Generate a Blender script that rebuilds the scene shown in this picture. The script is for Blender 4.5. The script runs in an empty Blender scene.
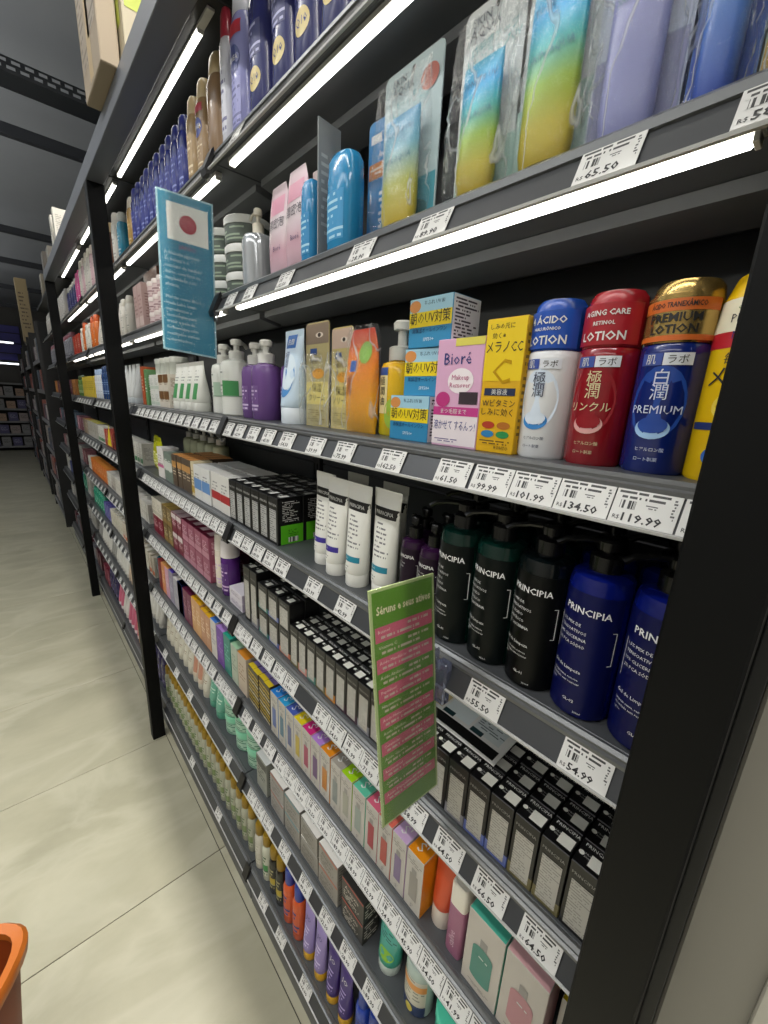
import bpy, math, random
from mathutils import Matrix, Vector
random.seed(7)
C = bpy.context.scene.collection
PI = math.pi

# ------------------------------------------------------------------ camera, world, lamps, exposure
def make_camera():
    yaw, pitch, roll, f = 0.743693, 0.261257, 0.048512, 406.44
    cy, sy, cp, sp = math.cos(yaw), math.sin(yaw), math.cos(pitch), math.sin(pitch)
    fwd = Vector((sy*cp, cy*cp, -sp)); right = Vector((cy, -sy, 0)); up = Vector((sy*sp, cy*sp, cp))
    cr, sr = math.cos(roll), math.sin(roll)
    r2 = cr*right + sr*up; u2 = -sr*right + cr*up
    cam = bpy.data.cameras.new('camera'); cam.sensor_width = 36; cam.sensor_fit = 'AUTO'
    cam.lens = f/1024*36; cam.clip_start = .02
    o = bpy.data.objects.new('camera', cam); C.objects.link(o)
    o.matrix_world = Matrix(((r2.x, u2.x, -fwd.x, 0), (r2.y, u2.y, -fwd.y, 0), (r2.z, u2.z, -fwd.z, 1.45), (0, 0, 0, 1)))
    bpy.context.scene.camera = o
make_camera()
w = bpy.data.worlds.new('world'); bpy.context.scene.world = w; w.use_nodes = True
w.node_tree.nodes['Background'].inputs[0].default_value = (.8, .9, 1, 1)
w.node_tree.nodes['Background'].inputs[1].default_value = .03
def lamp(x, y, z, sx, sy, power, col=(1, .965, .90), up=False):
    L = bpy.data.lights.new('ceiling_or_fill_lamp', 'AREA'); L.shape = 'RECTANGLE'; L.size = sx; L.size_y = sy; L.energy = power; L.color = col
    o = bpy.data.objects.new('ceiling_or_fill_lamp', L); C.objects.link(o); o.location = (x, y, z)
    if up: o.rotation_euler = (PI, 0, 0)   # unseen upward fill, added to brighten the ceiling
lamp(-2.1, .2, 2.75, .4, 4.4, 34, (1, .975, .93))
lamp(-2.1, 6.5, 2.75, .3, 2.5, 9, (1, .975, .93))
lamp(-.62, .7, 2.95, .08, 3.2, 31, (1, .97, .92))
lamp(.30, .3, 2.9, .04, 3.6, 88, (1, .965, .89))
lamp(-.6, -1.8, 2.8, 1.2, .3, 18, (1, .975, .93))
lamp(-1.6, 2.6, 2.2, .3, 3.4, 150, (.95, .98, 1.), True)
lamp(-1.6, 7.5, 2.2, .3, 4.0, 85, (.95, .98, 1.), True)
LED = 7.0
vs = bpy.context.scene.view_settings
vs.view_transform = 'Standard'; vs.look = 'None'; vs.exposure = 0.0; vs.gamma = 1.0; vs.use_curve_mapping = False

# ------------------------------------------------------------------ materials
_mats = {}
def lin(h):
    if isinstance(h, str):
        h = h.lstrip('#'); c = [int(h[i:i+2], 16)/255 for i in (0, 2, 4)]
        return tuple(x/12.92 if x <= .04045 else ((x+.055)/1.055)**2.4 for x in c) + (1,)
    return tuple(h) + (1,)
def mat(col, rough=.45, metal=0., trans=0., emit=0., spec=.5, coat=0.):
    k = ('p', col, rough, metal, trans, emit, spec, coat)
    if k in _mats: return _mats[k]
    m = bpy.data.materials.new('plain'); m.use_nodes = True
    b = m.node_tree.nodes['Principled BSDF']
    b.inputs['Base Color'].default_value = lin(col); b.inputs['Roughness'].default_value = rough
    b.inputs['Metallic'].default_value = metal; b.inputs['Transmission Weight'].default_value = trans
    b.inputs['Specular IOR Level'].default_value = spec; b.inputs['Coat Weight'].default_value = coat
    if emit:
        b.inputs['Emission Color'].default_value = lin(col); b.inputs['Emission Strength'].default_value = emit
    _mats[k] = m; return m
class N:
    def __init__(s, m): s.t = m.node_tree; s.n = s.t.nodes; s.b = s.n['Principled BSDF']
    def new(s, t, **kw):
        n = s.n.new(t)
        for k, v in kw.items(): setattr(n, k, v)
        return n
    def link(s, a, b): s.t.links.new(a, b)
    def math(s, op, a, b=None):
        n = s.new('ShaderNodeMath', operation=op)
        for i, x in enumerate((a, b)):
            if x is None: continue
            if isinstance(x, (int, float)): n.inputs[i].default_value = x
            else: s.link(x, n.inputs[i])
        return n.outputs[0]
def printed(bg, ink, rows=8, cols=30, fill=.5, rough=.45, bars=False):
    """rows of small print: dashes of ink on a plain ground, laid out in the panel's own UV"""
    k = ('print', bg, ink, rows, cols, fill, rough, bars)
    if k in _mats: return _mats[k]
    m = bpy.data.materials.new('fine_print'); m.use_nodes = True; g = N(m)
    uv = g.new('ShaderNodeUVMap'); sep = g.new('ShaderNodeSeparateXYZ'); g.link(uv.outputs[0], sep.inputs[0])
    U, V = sep.outputs[0], sep.outputs[1]
    rv = g.math('MULTIPLY', V, rows); row = g.math('FLOOR', rv); fr = g.math('FRACT', rv)
    ca = g.math('FLOOR', g.math('MULTIPLY', U, cols))
    def wn(x, y):
        cmb = g.new('ShaderNodeCombineXYZ'); g.link(x, cmb.inputs[0]); g.link(y, cmb.inputs[1])
        wnode = g.new('ShaderNodeTexWhiteNoise', noise_dimensions='2D'); g.link(cmb.outputs[0], wnode.inputs['Vector']); return wnode.outputs['Value']
    zero = g.math('MULTIPLY', row, 0)
    if bars:
        mask = g.math('LESS_THAN', wn(ca, zero), fill)
    else:
        a = g.math('LESS_THAN', wn(ca, row), .78)
        b = g.math('MULTIPLY', g.math('GREATER_THAN', fr, .3), g.math('LESS_THAN', fr, .3+fill))
        ln = g.math('ADD', g.math('MULTIPLY', wn(row, zero), .55), .45)
        c = g.math('LESS_THAN', U, ln)
        mask = g.math('MULTIPLY', g.math('MULTIPLY', a, b), c)
    mx = g.new('ShaderNodeMix', data_type='RGBA'); g.link(mask, mx.inputs[0])
    mx.inputs[6].default_value = lin(bg); mx.inputs[7].default_value = lin(ink)
    g.link(mx.outputs[2], g.b.inputs['Base Color']); g.b.inputs['Roughness'].default_value = rough
    _mats[k] = m; return m
def ramp(stops, rough=.3, metal=0.):
    """colour print that runs up the pack (UV v)"""
    k = ('ramp', tuple(stops), rough, metal)
    if k in _mats: return _mats[k]
    m = bpy.data.materials.new('graded_print'); m.use_nodes = True; g = N(m)
    uv = g.new('ShaderNodeUVMap'); sep = g.new('ShaderNodeSeparateXYZ'); g.link(uv.outputs[0], sep.inputs[0])
    r = g.new('ShaderNodeValToRGB'); e = r.color_ramp.elements
    while len(e) < len(stops): e.new(.5)
    for i, (p, c) in enumerate(stops): e[i].position = p; e[i].color = lin(c)
    g.link(sep.outputs[1], r.inputs[0]); g.link(r.outputs[0], g.b.inputs['Base Color'])
    g.b.inputs['Roughness'].default_value = rough; g.b.inputs['Metallic'].default_value = metal
    _mats[k] = m; return m
def film(crease=True):
    """thin clear plastic: mostly see-through with a glossy coat"""
    key = 'film' if crease else 'film_smooth'
    if key in _mats: return _mats[key]
    m = bpy.data.materials.new('clear_film'); m.use_nodes = True; t = m.node_tree; n = t.nodes; n.remove(n['Principled BSDF'])
    a = n.new('ShaderNodeBsdfTransparent'); a.inputs[0].default_value = (.97, .98, .98, 1)
    b = n.new('ShaderNodeBsdfGlossy'); b.inputs['Roughness'].default_value = .04
    no = n.new('ShaderNodeTexNoise'); no.inputs['Scale'].default_value = 60; bp = n.new('ShaderNodeBump'); bp.inputs['Strength'].default_value = .6; bp.inputs['Distance'].default_value = .006
    t.links.new(no.outputs[0], bp.inputs['Height']); t.links.new(bp.outputs[0], b.inputs['Normal'])
    fr = n.new('ShaderNodeLayerWeight'); fr.inputs[0].default_value = .25
    ad = n.new('ShaderNodeMath'); ad.operation = 'MULTIPLY_ADD'; ad.inputs[1].default_value = .2; ad.inputs[2].default_value = .025
    t.links.new(fr.outputs['Facing'], ad.inputs[0])
    mx = n.new('ShaderNodeMixShader'); t.links.new(ad.outputs[0], mx.inputs[0]); t.links.new(a.outputs[0], mx.inputs[1]); t.links.new(b.outputs[0], mx.inputs[2])
    # white lines along creases, painting in the film's streak highlights
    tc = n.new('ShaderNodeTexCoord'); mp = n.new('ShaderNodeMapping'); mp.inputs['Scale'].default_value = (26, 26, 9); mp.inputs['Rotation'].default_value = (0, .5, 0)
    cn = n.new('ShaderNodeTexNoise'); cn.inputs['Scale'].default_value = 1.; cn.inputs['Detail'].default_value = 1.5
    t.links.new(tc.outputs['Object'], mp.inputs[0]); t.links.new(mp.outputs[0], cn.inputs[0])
    def mth(op, x, y):
        q = n.new('ShaderNodeMath'); q.operation = op
        for k, v in enumerate((x, y)):
            if isinstance(v, (int, float)): q.inputs[k].default_value = v
            else: t.links.new(v, q.inputs[k])
        return q.outputs[0]
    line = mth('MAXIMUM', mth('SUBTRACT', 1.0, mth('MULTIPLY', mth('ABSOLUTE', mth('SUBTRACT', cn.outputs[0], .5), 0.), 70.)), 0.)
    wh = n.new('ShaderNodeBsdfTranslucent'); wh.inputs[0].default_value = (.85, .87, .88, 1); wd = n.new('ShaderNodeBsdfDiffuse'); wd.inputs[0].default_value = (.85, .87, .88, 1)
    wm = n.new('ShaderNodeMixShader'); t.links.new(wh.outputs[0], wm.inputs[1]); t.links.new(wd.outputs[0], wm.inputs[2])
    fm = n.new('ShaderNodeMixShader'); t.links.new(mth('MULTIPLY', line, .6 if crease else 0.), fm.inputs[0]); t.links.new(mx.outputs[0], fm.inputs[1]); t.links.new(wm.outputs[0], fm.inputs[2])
    t.links.new(fm.outputs[0], n['Material Output'].inputs[0]); _mats[key] = m; return m
def marble():
    m = bpy.data.materials.new('porcelain_marble'); m.use_nodes = True; g = N(m)
    tc = g.new('ShaderNodeTexCoord'); mp = g.new('ShaderNodeMapping'); mp.inputs['Scale'].default_value = (1.0, 1.9, 1); mp.inputs['Rotation'].default_value = (0, 0, .5)
    oi = g.new('ShaderNodeObjectInfo'); g.link(tc.outputs['Object'], mp.inputs[0])
    off = g.new('ShaderNodeVectorMath', operation='ADD'); g.link(mp.outputs[0], off.inputs[0])
    sc = g.new('ShaderNodeVectorMath', operation='SCALE'); g.link(oi.outputs['Location'], sc.inputs[0]); sc.inputs['Scale'].default_value = 1.7; g.link(sc.outputs[0], off.inputs[1])
    n1 = g.new('ShaderNodeTexNoise'); n1.inputs['Scale'].default_value = 2.2; n1.inputs['Detail'].default_value = 9; n1.inputs['Roughness'].default_value = .62; n1.inputs['Distortion'].default_value = .3; g.link(off.outputs[0], n1.inputs[0])
    n2 = g.new('ShaderNodeTexNoise'); n2.inputs['Scale'].default_value = 1.6; n2.inputs['Detail'].default_value = 5; n2.inputs['Distortion'].default_value = .6; g.link(off.outputs[0], n2.inputs[0])
    vein = g.math('ABSOLUTE', g.math('SUBTRACT', n2.outputs[0], .5)); vein = g.math('SUBTRACT', 1.0, g.math('MULTIPLY', vein, 16)); vein = g.math('MAXIMUM', vein, 0.)
    r = g.new('ShaderNodeValToRGB'); e = r.color_ramp.elements; e[0].position = .3; e[0].color = lin('9f9c86'); e[1].position = .72; e[1].color = lin('b5b19a'); g.link(n1.outputs[0], r.inputs[0])
    mx = g.new('ShaderNodeMix', data_type='RGBA'); g.link(g.math('MULTIPLY', vein, .3), mx.inputs[0]); g.link(r.outputs[0], mx.inputs[6]); mx.inputs[7].default_value = lin('c9c6b2')
    g.link(mx.outputs[2], g.b.inputs['Base Color']); g.b.inputs['Roughness'].default_value = .38; return m
def plaster(col, bump=.05):
    m = bpy.data.materials.new('painted_surface'); m.use_nodes = True; g = N(m)
    no = g.new('ShaderNodeTexNoise'); no.inputs['Scale'].default_value = 3; no.inputs['Detail'].default_value = 6
    r = g.new('ShaderNodeValToRGB'); c = lin(col); e = r.color_ramp.elements; e[0].color = tuple(x*.92 for x in c[:3])+(1,); e[1].color = tuple(min(1, x*1.06) for x in c[:3])+(1,)
    tc = g.new('ShaderNodeTexCoord'); g.link(tc.outputs['Object'], no.inputs[0]); g.link(no.outputs[0], r.inputs[0]); g.link(r.outputs[0], g.b.inputs['Base Color'])
    g.b.inputs['Roughness'].default_value = .6; return m
BLACKM = mat('141415', .42); STEEL = mat('4a4c4f', .45, .2); STEELD = mat('303235', .5, .2); RAIL = mat('3f4144', .35, .1); LIP = mat('b9bab8', .3)
RIDGE = mat('6d6f70', .3, .5); INK = mat('1b1b1d', .5); WHITE = mat('e8e8e4', .45); PWHITE = mat('dededa', .35)
CARD = mat('d9d9d6', .55)

# ------------------------------------------------------------------ mesh builder
class MB:
    def __init__(s): s.v = []; s.f = []; s.mi = []; s.uv = []; s.sm = []; s.mats = []
    def m(s, mt):
        if mt not in s.mats: s.mats.append(mt)
        return s.mats.index(mt)
    def add(s, vs, fs, mt, uvs=None, smooth=False):
        b = len(s.v); s.v += [tuple(p) for p in vs]; i = s.m(mt)
        for k, f in enumerate(fs):
            s.f.append([b+j for j in f]); s.mi.append(i); s.sm.append(smooth)
            s.uv.append([uvs[j] for j in f] if uvs else [(0, 0)]*len(f))
    def cbox(s, x0, x1, y0, y1, z0, z1, mt, c=.0007):
        """box with chamfered edges; mt = one material or dict of f,b,l,r,t,u"""
        M = mt if isinstance(mt, dict) else {}
        d = M.get('d', mt if not isinstance(mt, dict) else next(iter(mt.values())))
        xs, ys, zs = (x0, x1), (y0, y1), (z0, z1); ix = {}; V = []
        for i in (0, 1):
            for j in (0, 1):
                for k in (0, 1):
                    for a in range(3):
                        p = [xs[i], ys[j], zs[k]]; sg = (1 if i == 0 else -1, 1 if j == 0 else -1, 1 if k == 0 else -1)
                        for q in range(3):
                            if q != a: p[q] += sg[q]*c
                        ix[i, j, k, a] = len(V); V.append(p)
        g = lambda i, j, k, a: ix[i, j, k, a]
        faces = {'l': [(0,0,0),(0,0,1),(0,1,1),(0,1,0)], 'r': [(1,0,0),(1,1,0),(1,1,1),(1,0,1)], 'f': [(0,0,0),(1,0,0),(1,0,1),(0,0,1)],
                 'b': [(0,1,0),(0,1,1),(1,1,1),(1,1,0)], 'u': [(0,0,0),(0,1,0),(1,1,0),(1,0,0)], 't': [(0,0,1),(1,0,1),(1,1,1),(0,1,1)]}
        ax = {'l': 0, 'r': 0, 'f': 1, 'b': 1, 'u': 2, 't': 2}
        base = len(s.v); s.v += [tuple(p) for p in V]
        def put(ids, mm): s.f.append([base+q for q in ids]); s.mi.append(s.m(mm)); s.sm.append(False); s.uv.append([(0,0),(1,0),(1,1),(0,1)][:len(ids)])
        for n, cs in faces.items(): put([g(*q, ax[n]) for q in cs], M.get(n, d))
        for a in range(3):
            b1, b2 = [q for q in range(3) if q != a]
            for p in (0, 1):
                for q in (0, 1):
                    e = [[0]*3, [0]*3]
                    for t in (0, 1): e[t][a] = t; e[t][b1] = p; e[t][b2] = q
                    put([g(*e[0], b1), g(*e[1], b1), g(*e[1], b2), g(*e[0], b2)], d)
        for i in (0, 1):
            for j in (0, 1):
                for k in (0, 1): put([g(i, j, k, 0), g(i, j, k, 1), g(i, j, k, 2)], d)
    def quad(s, pts, mt, uvs=((0,0),(1,0),(1,1),(0,1))): s.add(pts, [(0,1,2,3)], mt, uvs)
    def loft(s, rings, mt, n=20, p=2., cap0=True, cap1=True, cx=0., cy=0., smooth=True):
        """rings of (z, half width, half depth[, material])"""
        def ring(a, b):
            out = []
            for i in range(n):
                t = 2*PI*i/n - PI/2; c, q = math.cos(t), math.sin(t)
                out.append((cx+a*math.copysign(abs(c)**(2/p), c), cy+b*math.copysign(abs(q)**(2/p), q)))
            return out
        z0, z1 = rings[0][0], rings[-1][0]; H = (z1-z0) or 1
        for k in range(len(rings)-1):
            r0, r1 = rings[k], rings[k+1]; mm = r0[3] if len(r0) > 3 else mt
            A, B = ring(r0[1], r0[2]), ring(r1[1], r1[2])
            vs = [(x, y, r0[0]) for x, y in A] + [(x, y, r1[0]) for x, y in B]
            v0, v1 = (r0[0]-z0)/H, (r1[0]-z0)/H
            b = len(s.v); s.v += vs; mi = s.m(mm)
            for i in range(n):
                j = (i+1) % n
                s.f.append([b+i, b+j, b+n+j, b+n+i]); s.mi.append(mi); s.sm.append(smooth)
                s.uv.append([(i/n, v0), ((i+1)/n, v0), ((i+1)/n, v1), (i/n, v1)])
        for flag, r, rev in ((cap0, rings[0], True), (cap1, rings[-1], False)):
            if not flag: continue
            A = ring(r[1], r[2]); ids = list(range(n)); mm = rings[0][3] if (rev and len(r) > 3) else (rings[-2][3] if len(rings[-2]) > 3 else mt)
            s.add([(x, y, r[0]) for x, y in A], [ids[::-1] if rev else ids], mm, [(i/n, 0 if rev else 1) for i in range(n)])
    def lathe(s, prof, mt, n=20, cx=0., cy=0., **k): s.loft([(z, r, r)+tuple(q) for r, z, *q in prof], mt, n, cx=cx, cy=cy, **k)
    def extrude(s, prof, y0, y1, mt):
        """closed (x,z) outline drawn out along y"""
        n = len(prof); vs = [(x, y0, z) for x, z in prof] + [(x, y1, z) for x, z in prof]
        fs = [(i, i+n, (i+1) % n+n, (i+1) % n) for i in range(n)] + [tuple(range(n)), tuple(range(2*n-1, n-1, -1))]
        s.add(vs, fs, mt)
    def tube(s, pts, r, mt, n=8):
        pts = [Vector(p) for p in pts]; V = []; up = Vector((.13, .21, .97)).normalized()
        for i, p in enumerate(pts):
            d = (pts[min(i+1, len(pts)-1)]-pts[max(i-1, 0)]).normalized(); a = d.cross(up).normalized(); b = d.cross(a)
            V += [p+r*(math.cos(2*PI*k/n)*a+math.sin(2*PI*k/n)*b) for k in range(n)]
        F = [(i*n+k, i*n+(k+1) % n, (i+1)*n+(k+1) % n, (i+1)*n+k) for i in range(len(pts)-1) for k in range(n)]
        F += [tuple(range(n))[::-1], tuple((len(pts)-1)*n+k for k in range(n))]
        s.add(V, F, mt, smooth=True)
    def mesh(s, name):
        me = bpy.data.meshes.new(name); me.from_pydata(s.v, [], s.f)
        for mt in s.mats: me.materials.append(mt)
        me.polygons.foreach_set('material_index', s.mi); me.polygons.foreach_set('use_smooth', s.sm)
        l = me.uv_layers.new(name='UVMap'); l.data.foreach_set('uv', [x for f in s.uv for p in f for x in p])
        me.update()
        if any(s.sm):
            import bmesh
            b = bmesh.new(); b.from_mesh(me); bmesh.ops.remove_doubles(b, verts=b.verts, dist=1e-6); b.to_mesh(me); b.free()
            me.set_sharp_from_angle(angle=math.radians(38))
        return me
_glyph = {}
def glyphs(t, bold=0.):
    if (t, bold) in _glyph: return _glyph[t, bold]
    c = bpy.data.curves.new('writing', 'FONT'); c.body = t; c.size = 1; c.resolution_u = 1; c.offset = bold
    o = bpy.data.objects.new('writing', c); me = bpy.data.meshes.new_from_object(o)
    vs = [tuple(v.co) for v in me.vertices]; fs = [tuple(p.vertices) for p in me.polygons]
    bpy.data.objects.remove(o); bpy.data.meshes.remove(me); bpy.data.curves.remove(c)
    x0 = min((v[0] for v in vs), default=0); x1 = max((v[0] for v in vs), default=0)
    y0 = min((v[1] for v in vs), default=0); y1 = max((v[1] for v in vs), default=1)
    _glyph[t, bold] = (vs, fs, x0, x1, y0, y1); return _glyph[t, bold]

# ------------------------------------------------------------------ products
class P:
    """a product type: named parts in its own frame (front -y, width x, base z=0)"""
    def __init__(s, name, cat, wid, dep, hei): s.name, s.cat, s.w, s.d, s.h = name, cat, wid, dep, hei; s.parts = {}; s.sub = {}; s.wrap = None; s.done = None
    def __getitem__(s, k): return s.parts.setdefault(k, MB())
    def at(s, face, u, v, e):
        if face == 'f': return (u, -s.d/2-e, v)
        if face == 'b': return (-u, s.d/2+e, v)
        if face == 'r': return (s.w/2+e, u, v)
        if face == 'l': return (-s.w/2-e, -u, v)
        if face == 't': return (u, v, s.h+e)
        return s.wrap(u, v, e)
    def rect(s, part, face, u0, u1, v0, v1, mt, e=.0003, n=1, m=1):
        mb = s[part]; n = max(n, 8 if face == 'w' else 1); m = max(m, 3 if face == 'w' else 1)
        vs = [s.at(face, u0+(u1-u0)*i/n, v0+(v1-v0)*j/m, e) for j in range(m+1) for i in range(n+1)]
        uv = [(i/n, j/m) for j in range(m+1) for i in range(n+1)]
        mb.add(vs, [(j*(n+1)+i, j*(n+1)+i+1, (j+1)*(n+1)+i+1, (j+1)*(n+1)+i) for j in range(m) for i in range(n)], mt, uv, smooth=face == 'w')
    def disc(s, part, face, u, v, ru, rv, mt, e=.0004, n=20):
        pts = [s.at(face, u+ru*math.cos(2*PI*i/n), v+rv*math.sin(2*PI*i/n), e) for i in range(n)]
        c = s.at(face, u, v, e+(.0002 if face == 'w' else 0))
        s[part].add(pts+[c], [(i, (i+1) % n, n) for i in range(n)], mt)
    def text(s, part, face, t, u, v, size, mt, maxw=None, e=.0006, align='c', rot=0, sx=1., slant=0., bold=0.):
        vs, fs, x0, x1, y0, y1 = glyphs(t, bold); k = size/.73; wd = (x1-x0)*k*sx
        if maxw and wd > maxw: sx *= maxw/wd; wd = maxw
        out = []
        for x, y, _ in vs:
            px = (x-x0)*k*sx - (wd/2 if align == 'c' else 0) + slant*y*k; py = y*k
            if rot: px, py = px*math.cos(rot)-py*math.sin(rot), px*math.sin(rot)+py*math.cos(rot)
            out.append(s.at(face, u+px, v+py, e))
        s[part].add(out, fs, mt)
    def lines(s, part, face, rows, u, v, size, gap, mt, maxw=None, align='l', **k):
        for i, t in enumerate(rows): s.text(part, face, t, u, v-i*gap, size, mt, maxw, align=align, **k)
    def loft(s, part, rings, mt, n=22, p=2., **k):
        s[part].loft(rings, mt, n, p, **k)
    def setwrap(s, rings, p=2.):
        zs = [(r[0], r[1], r[2]) for r in rings]
        def f(u, v, e):
            a, b = zs[0][1], zs[0][2]
            for q0, q1 in zip(zs, zs[1:]):
                if q0[0] <= v <= q1[0]:
                    t = (v-q0[0])/((q1[0]-q0[0]) or 1); a = q0[1]+(q1[1]-q0[1])*t; b = q0[2]+(q1[2]-q0[2])*t; break
            else:
                if v > zs[-1][0]: a, b = zs[-1][1:]
            if p == 2 and abs(a-b) < .3*a:
                th = u/a; return ((a+e)*math.sin(th), -(b+e)*math.cos(th), v)
            x = max(-a, min(a, u)); return (x, -(b)*(max(0, 1-abs(x/a)**p))**(1/p)-e, v)
        s.wrap = f
    def build(s):
        if s.done is None: s.done = [(k, mb.mesh(k)) for k, mb in s.parts.items() if mb.f]
        return s.done

PLACED = []
def link(o, parent=None):
    C.objects.link(o)
    if parent: o.parent = parent
    return o
def put(p, x, y, z, desc, lev='', rz=0., tilt=0., row='', cat=None, bay='near', fx=True):
    """x = world depth of the product's front face, y along the aisle"""
    ms = p.build(); cx = x+p.d/2 if fx else x
    if len(ms) == 1: root = bpy.data.objects.new(p.name, ms[0][1]); link(root)
    else:
        root = bpy.data.objects.new(p.name, None); root.empty_display_size = .02; link(root)
        objs = {}
        for k, me in ms:
            o = bpy.data.objects.new(k, me); link(o, objs.get(p.sub.get(k), root)); objs[k] = o
    root.location = (cx, y, z); root.rotation_euler = (tilt, 0, -PI/2+rz)
    root['category'] = cat or p.cat
    PLACED.append(dict(o=root, desc=desc, lev=lev, y=y, x=x, z=z, row=row, bay=bay)); return root
ORD = ['', 'first', 'second', 'third', 'fourth', 'fifth', 'sixth', 'seventh', 'eighth', 'ninth', 'tenth', 'eleventh', 'twelfth', 'thirteenth', 'fourteenth', 'fifteenth', 'sixteenth', 'seventeenth', 'eighteenth', 'nineteenth', 'twentieth'] + ['twenty-'+q for q in ('first', 'second', 'third', 'fourth', 'fifth', 'sixth', 'seventh', 'eighth', 'ninth')] + ['thirtieth'] + ['thirty-'+q for q in ('first', 'second', 'third', 'fourth', 'fifth', 'sixth', 'seventh', 'eighth', 'ninth')]
BAYFROM = {'near': 'near post', 'middle': 'middle post', 'far': 'far post', 'end': 'lit bays'}
def finish_labels():
    g = {}
    for q in PLACED: g.setdefault((q['desc'], q['bay'], q['lev'], q['row']), []).append(q)
    descs = {}
    for k in g: descs.setdefault(k[0], []).append(k)
    for k, qs in g.items():
        desc, bay, lev, row = k; qs.sort(key=lambda q: (q['y'], q['x'])); n = len(qs)
        where = (f'{lev} shelf' if lev else '') 
        for i, q in enumerate(qs):
            o = q['o']; t = desc
            if row: t += f', {row}'
            if n > 1: t += f', {ORD[i+1]} from {BAYFROM[bay]}'
            elif bay != 'near': t += f', beyond {BAYFROM[bay]}'
            if where: t += f', {where}'
            o['label'] = t + q.get('tail', '')
            if n > 1: o['group'] = f'{desc} on the {lev} shelf' if lev else desc

def carton(wid, dep, hei, col, top=None, side=None, front=None, name='box', rough=.4, cat='box'):
    p = P(name, cat, wid, dep, hei); b = mat(col, rough)
    p['carton'].cbox(-wid/2, wid/2, -dep/2, dep/2, 0, hei, {'d': b, 't': mat(top, rough) if top else b, 'r': mat(side, rough) if side else b, 'f': mat(front, rough) if front else b})
    return p
def pump_top(p, z, r, mt, stem=.012, ang=0., nr=None, part='pump', ks=1.):
    mb = p[part]; nr = nr or r*.52; v0 = len(mb.v)
    mb.lathe([(nr, z), (nr, z+.017), (nr*.86, z+.0185), (nr*.5, z+.019), (nr*.38, z+.0195), (nr*.38, z+.019+stem), (nr*.72, z+.0195+stem), (nr*.76, z+.028+stem), (nr*.6, z+.031+stem)], mt, 16)
    zc = z+.027+stem; c, s = math.cos(ang), math.sin(ang)
    mb.tube([(0, 0, zc), (c*r*.8, s*r*.8, zc+.001), (c*r*1.35, s*r*1.35, zc-.002), (c*r*1.6, s*r*1.6, zc-.007)], nr*.24, mt, 8)
    mb.v[v0:] = [(x, y, z+(q-z)*ks) for x, y, q in mb.v[v0:]]
def tube_pack(r, h, col, capcol, cap=.02, up=False, flare=1.25, rough=.35, name='tube', bodymat=None):
    """squeeze tube standing on its cap"""
    p = P(name, 'tube', 2*r*flare, 2*r, h); bm = bodymat or mat(col, rough)
    rc = r*.96
    p['cap'].lathe([(rc*.97, 0), (rc, .0015), (rc, cap-.002), (rc*.96, cap)], mat(capcol, rough), 22)
    L = h-cap; R = [(cap, r*.93, r*.93), (cap+.003, r, r)]
    for t in (.15, .35, .55, .75, .9): R.append((cap+L*t, r*(1+(flare-1)*t), max(.0012, r*(1-t**1.25))))
    R += [(h-.012, r*flare, .0014), (h, r*flare, .0010)]
    p.loft('body', R, bm, 22); p.setwrap(R); return p
def round_bottle(r, h, col, capcol=None, prof=None, name='bottle', cat='bottle', rough=.25, trans=0., bodymat=None):
    p = P(name, cat, 2*r, 2*r, h); bm = bodymat or mat(col, rough, trans=trans)
    prof = prof or [(r*.93, 0), (r, .003), (r, h*.82), (r*.93, h*.87), (r*.6, h*.9), (r*.42, h*.91)]
    R = [(z, q, q) for q, z in prof]; p.loft('body', R, bm, 24); p.setwrap([(z, q, q) for z, q, _ in R])
    return p
def jar(r, h, col, lidcol, band=None, name='jar'):
    p = P(name, 'jar', 2*r, 2*r, h)
    R = [(0, r*.9, r*.9), (.003, r*.96, r*.96), (h*.7, r*.96, r*.96)]
    p.loft('body', R, mat(col, .3), 22); p.setwrap(R)
    p['lid'].lathe([(r, h*.7), (r, h-.003), (r*.95, h)], mat(lidcol, .3), 22)
    if band: p.rect('label', 'w', -r*1.5, r*1.5, h*.1, h*.62, band, n=12)
    return p

# ------------------------------------------------------------------ the setting
def struct(name, mb, parent=None):
    o = link(bpy.data.objects.new(name, mb.mesh(name)), parent)
    if not parent: o['kind'] = 'structure'
    return o
def boxmb(x0, x1, y0, y1, z0, z1, mt, c=.001):
    mb = MB(); mb.cbox(x0, x1, y0, y1, z0, z1, mt, c); return mb
floor = struct('floor', boxmb(-3.2, 3.2, -2.6, 13.3, -.06, -.003, mat('4e4c44', .8)))
MARB = marble(); TX, TY = .57, .6125
tile_mb = MB(); tile_mb.cbox(-TX/2+.0013, TX/2-.0013, -TY/2+.0013, TY/2-.0013, -.012, 0, MARB, .0008); tile_me = tile_mb.mesh('tile')
for i in range(-5, 3):
    for j in range(-3, 19):
        t = link(bpy.data.objects.new('tile', tile_me), floor); t.location = (.32-TX/2+i*TX, 1.07+TY/2+j*TY, 0)
CEIL = plaster('85878a'); DARKW = plaster('3a3b3f')
struct('ceiling', boxmb(-3.2, 3.2, -2.6, 13.3, 3.15, 3.25, CEIL))
struct('wall_left', boxmb(-3.3, -3.2, -2.6, 13.3, 0, 3.15, plaster('a8a6a0')))
struct('wall_back', boxmb(-3.2, 3.2, 13.2, 13.3, 0, 3.15, plaster('55524e')))
struct('wall_front', boxmb(-3.2, 3.2, -2.7, -2.6, 0, 3.15, plaster('a8a69e')))
struct('wall_far_side', boxmb(3.2, 3.3, -2.6, 13.3, 0, 3.15, DARKW))
struct('wall_right', boxmb(.34, 1.3, -1.3, -.0035, 0, 3.15, plaster('8f8c82'), .002))
struct('trim_1', boxmb(.3345, .34, -.6, -.0492, 0, 2.6, mat('b5b2a6', .3), .001))

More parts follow.
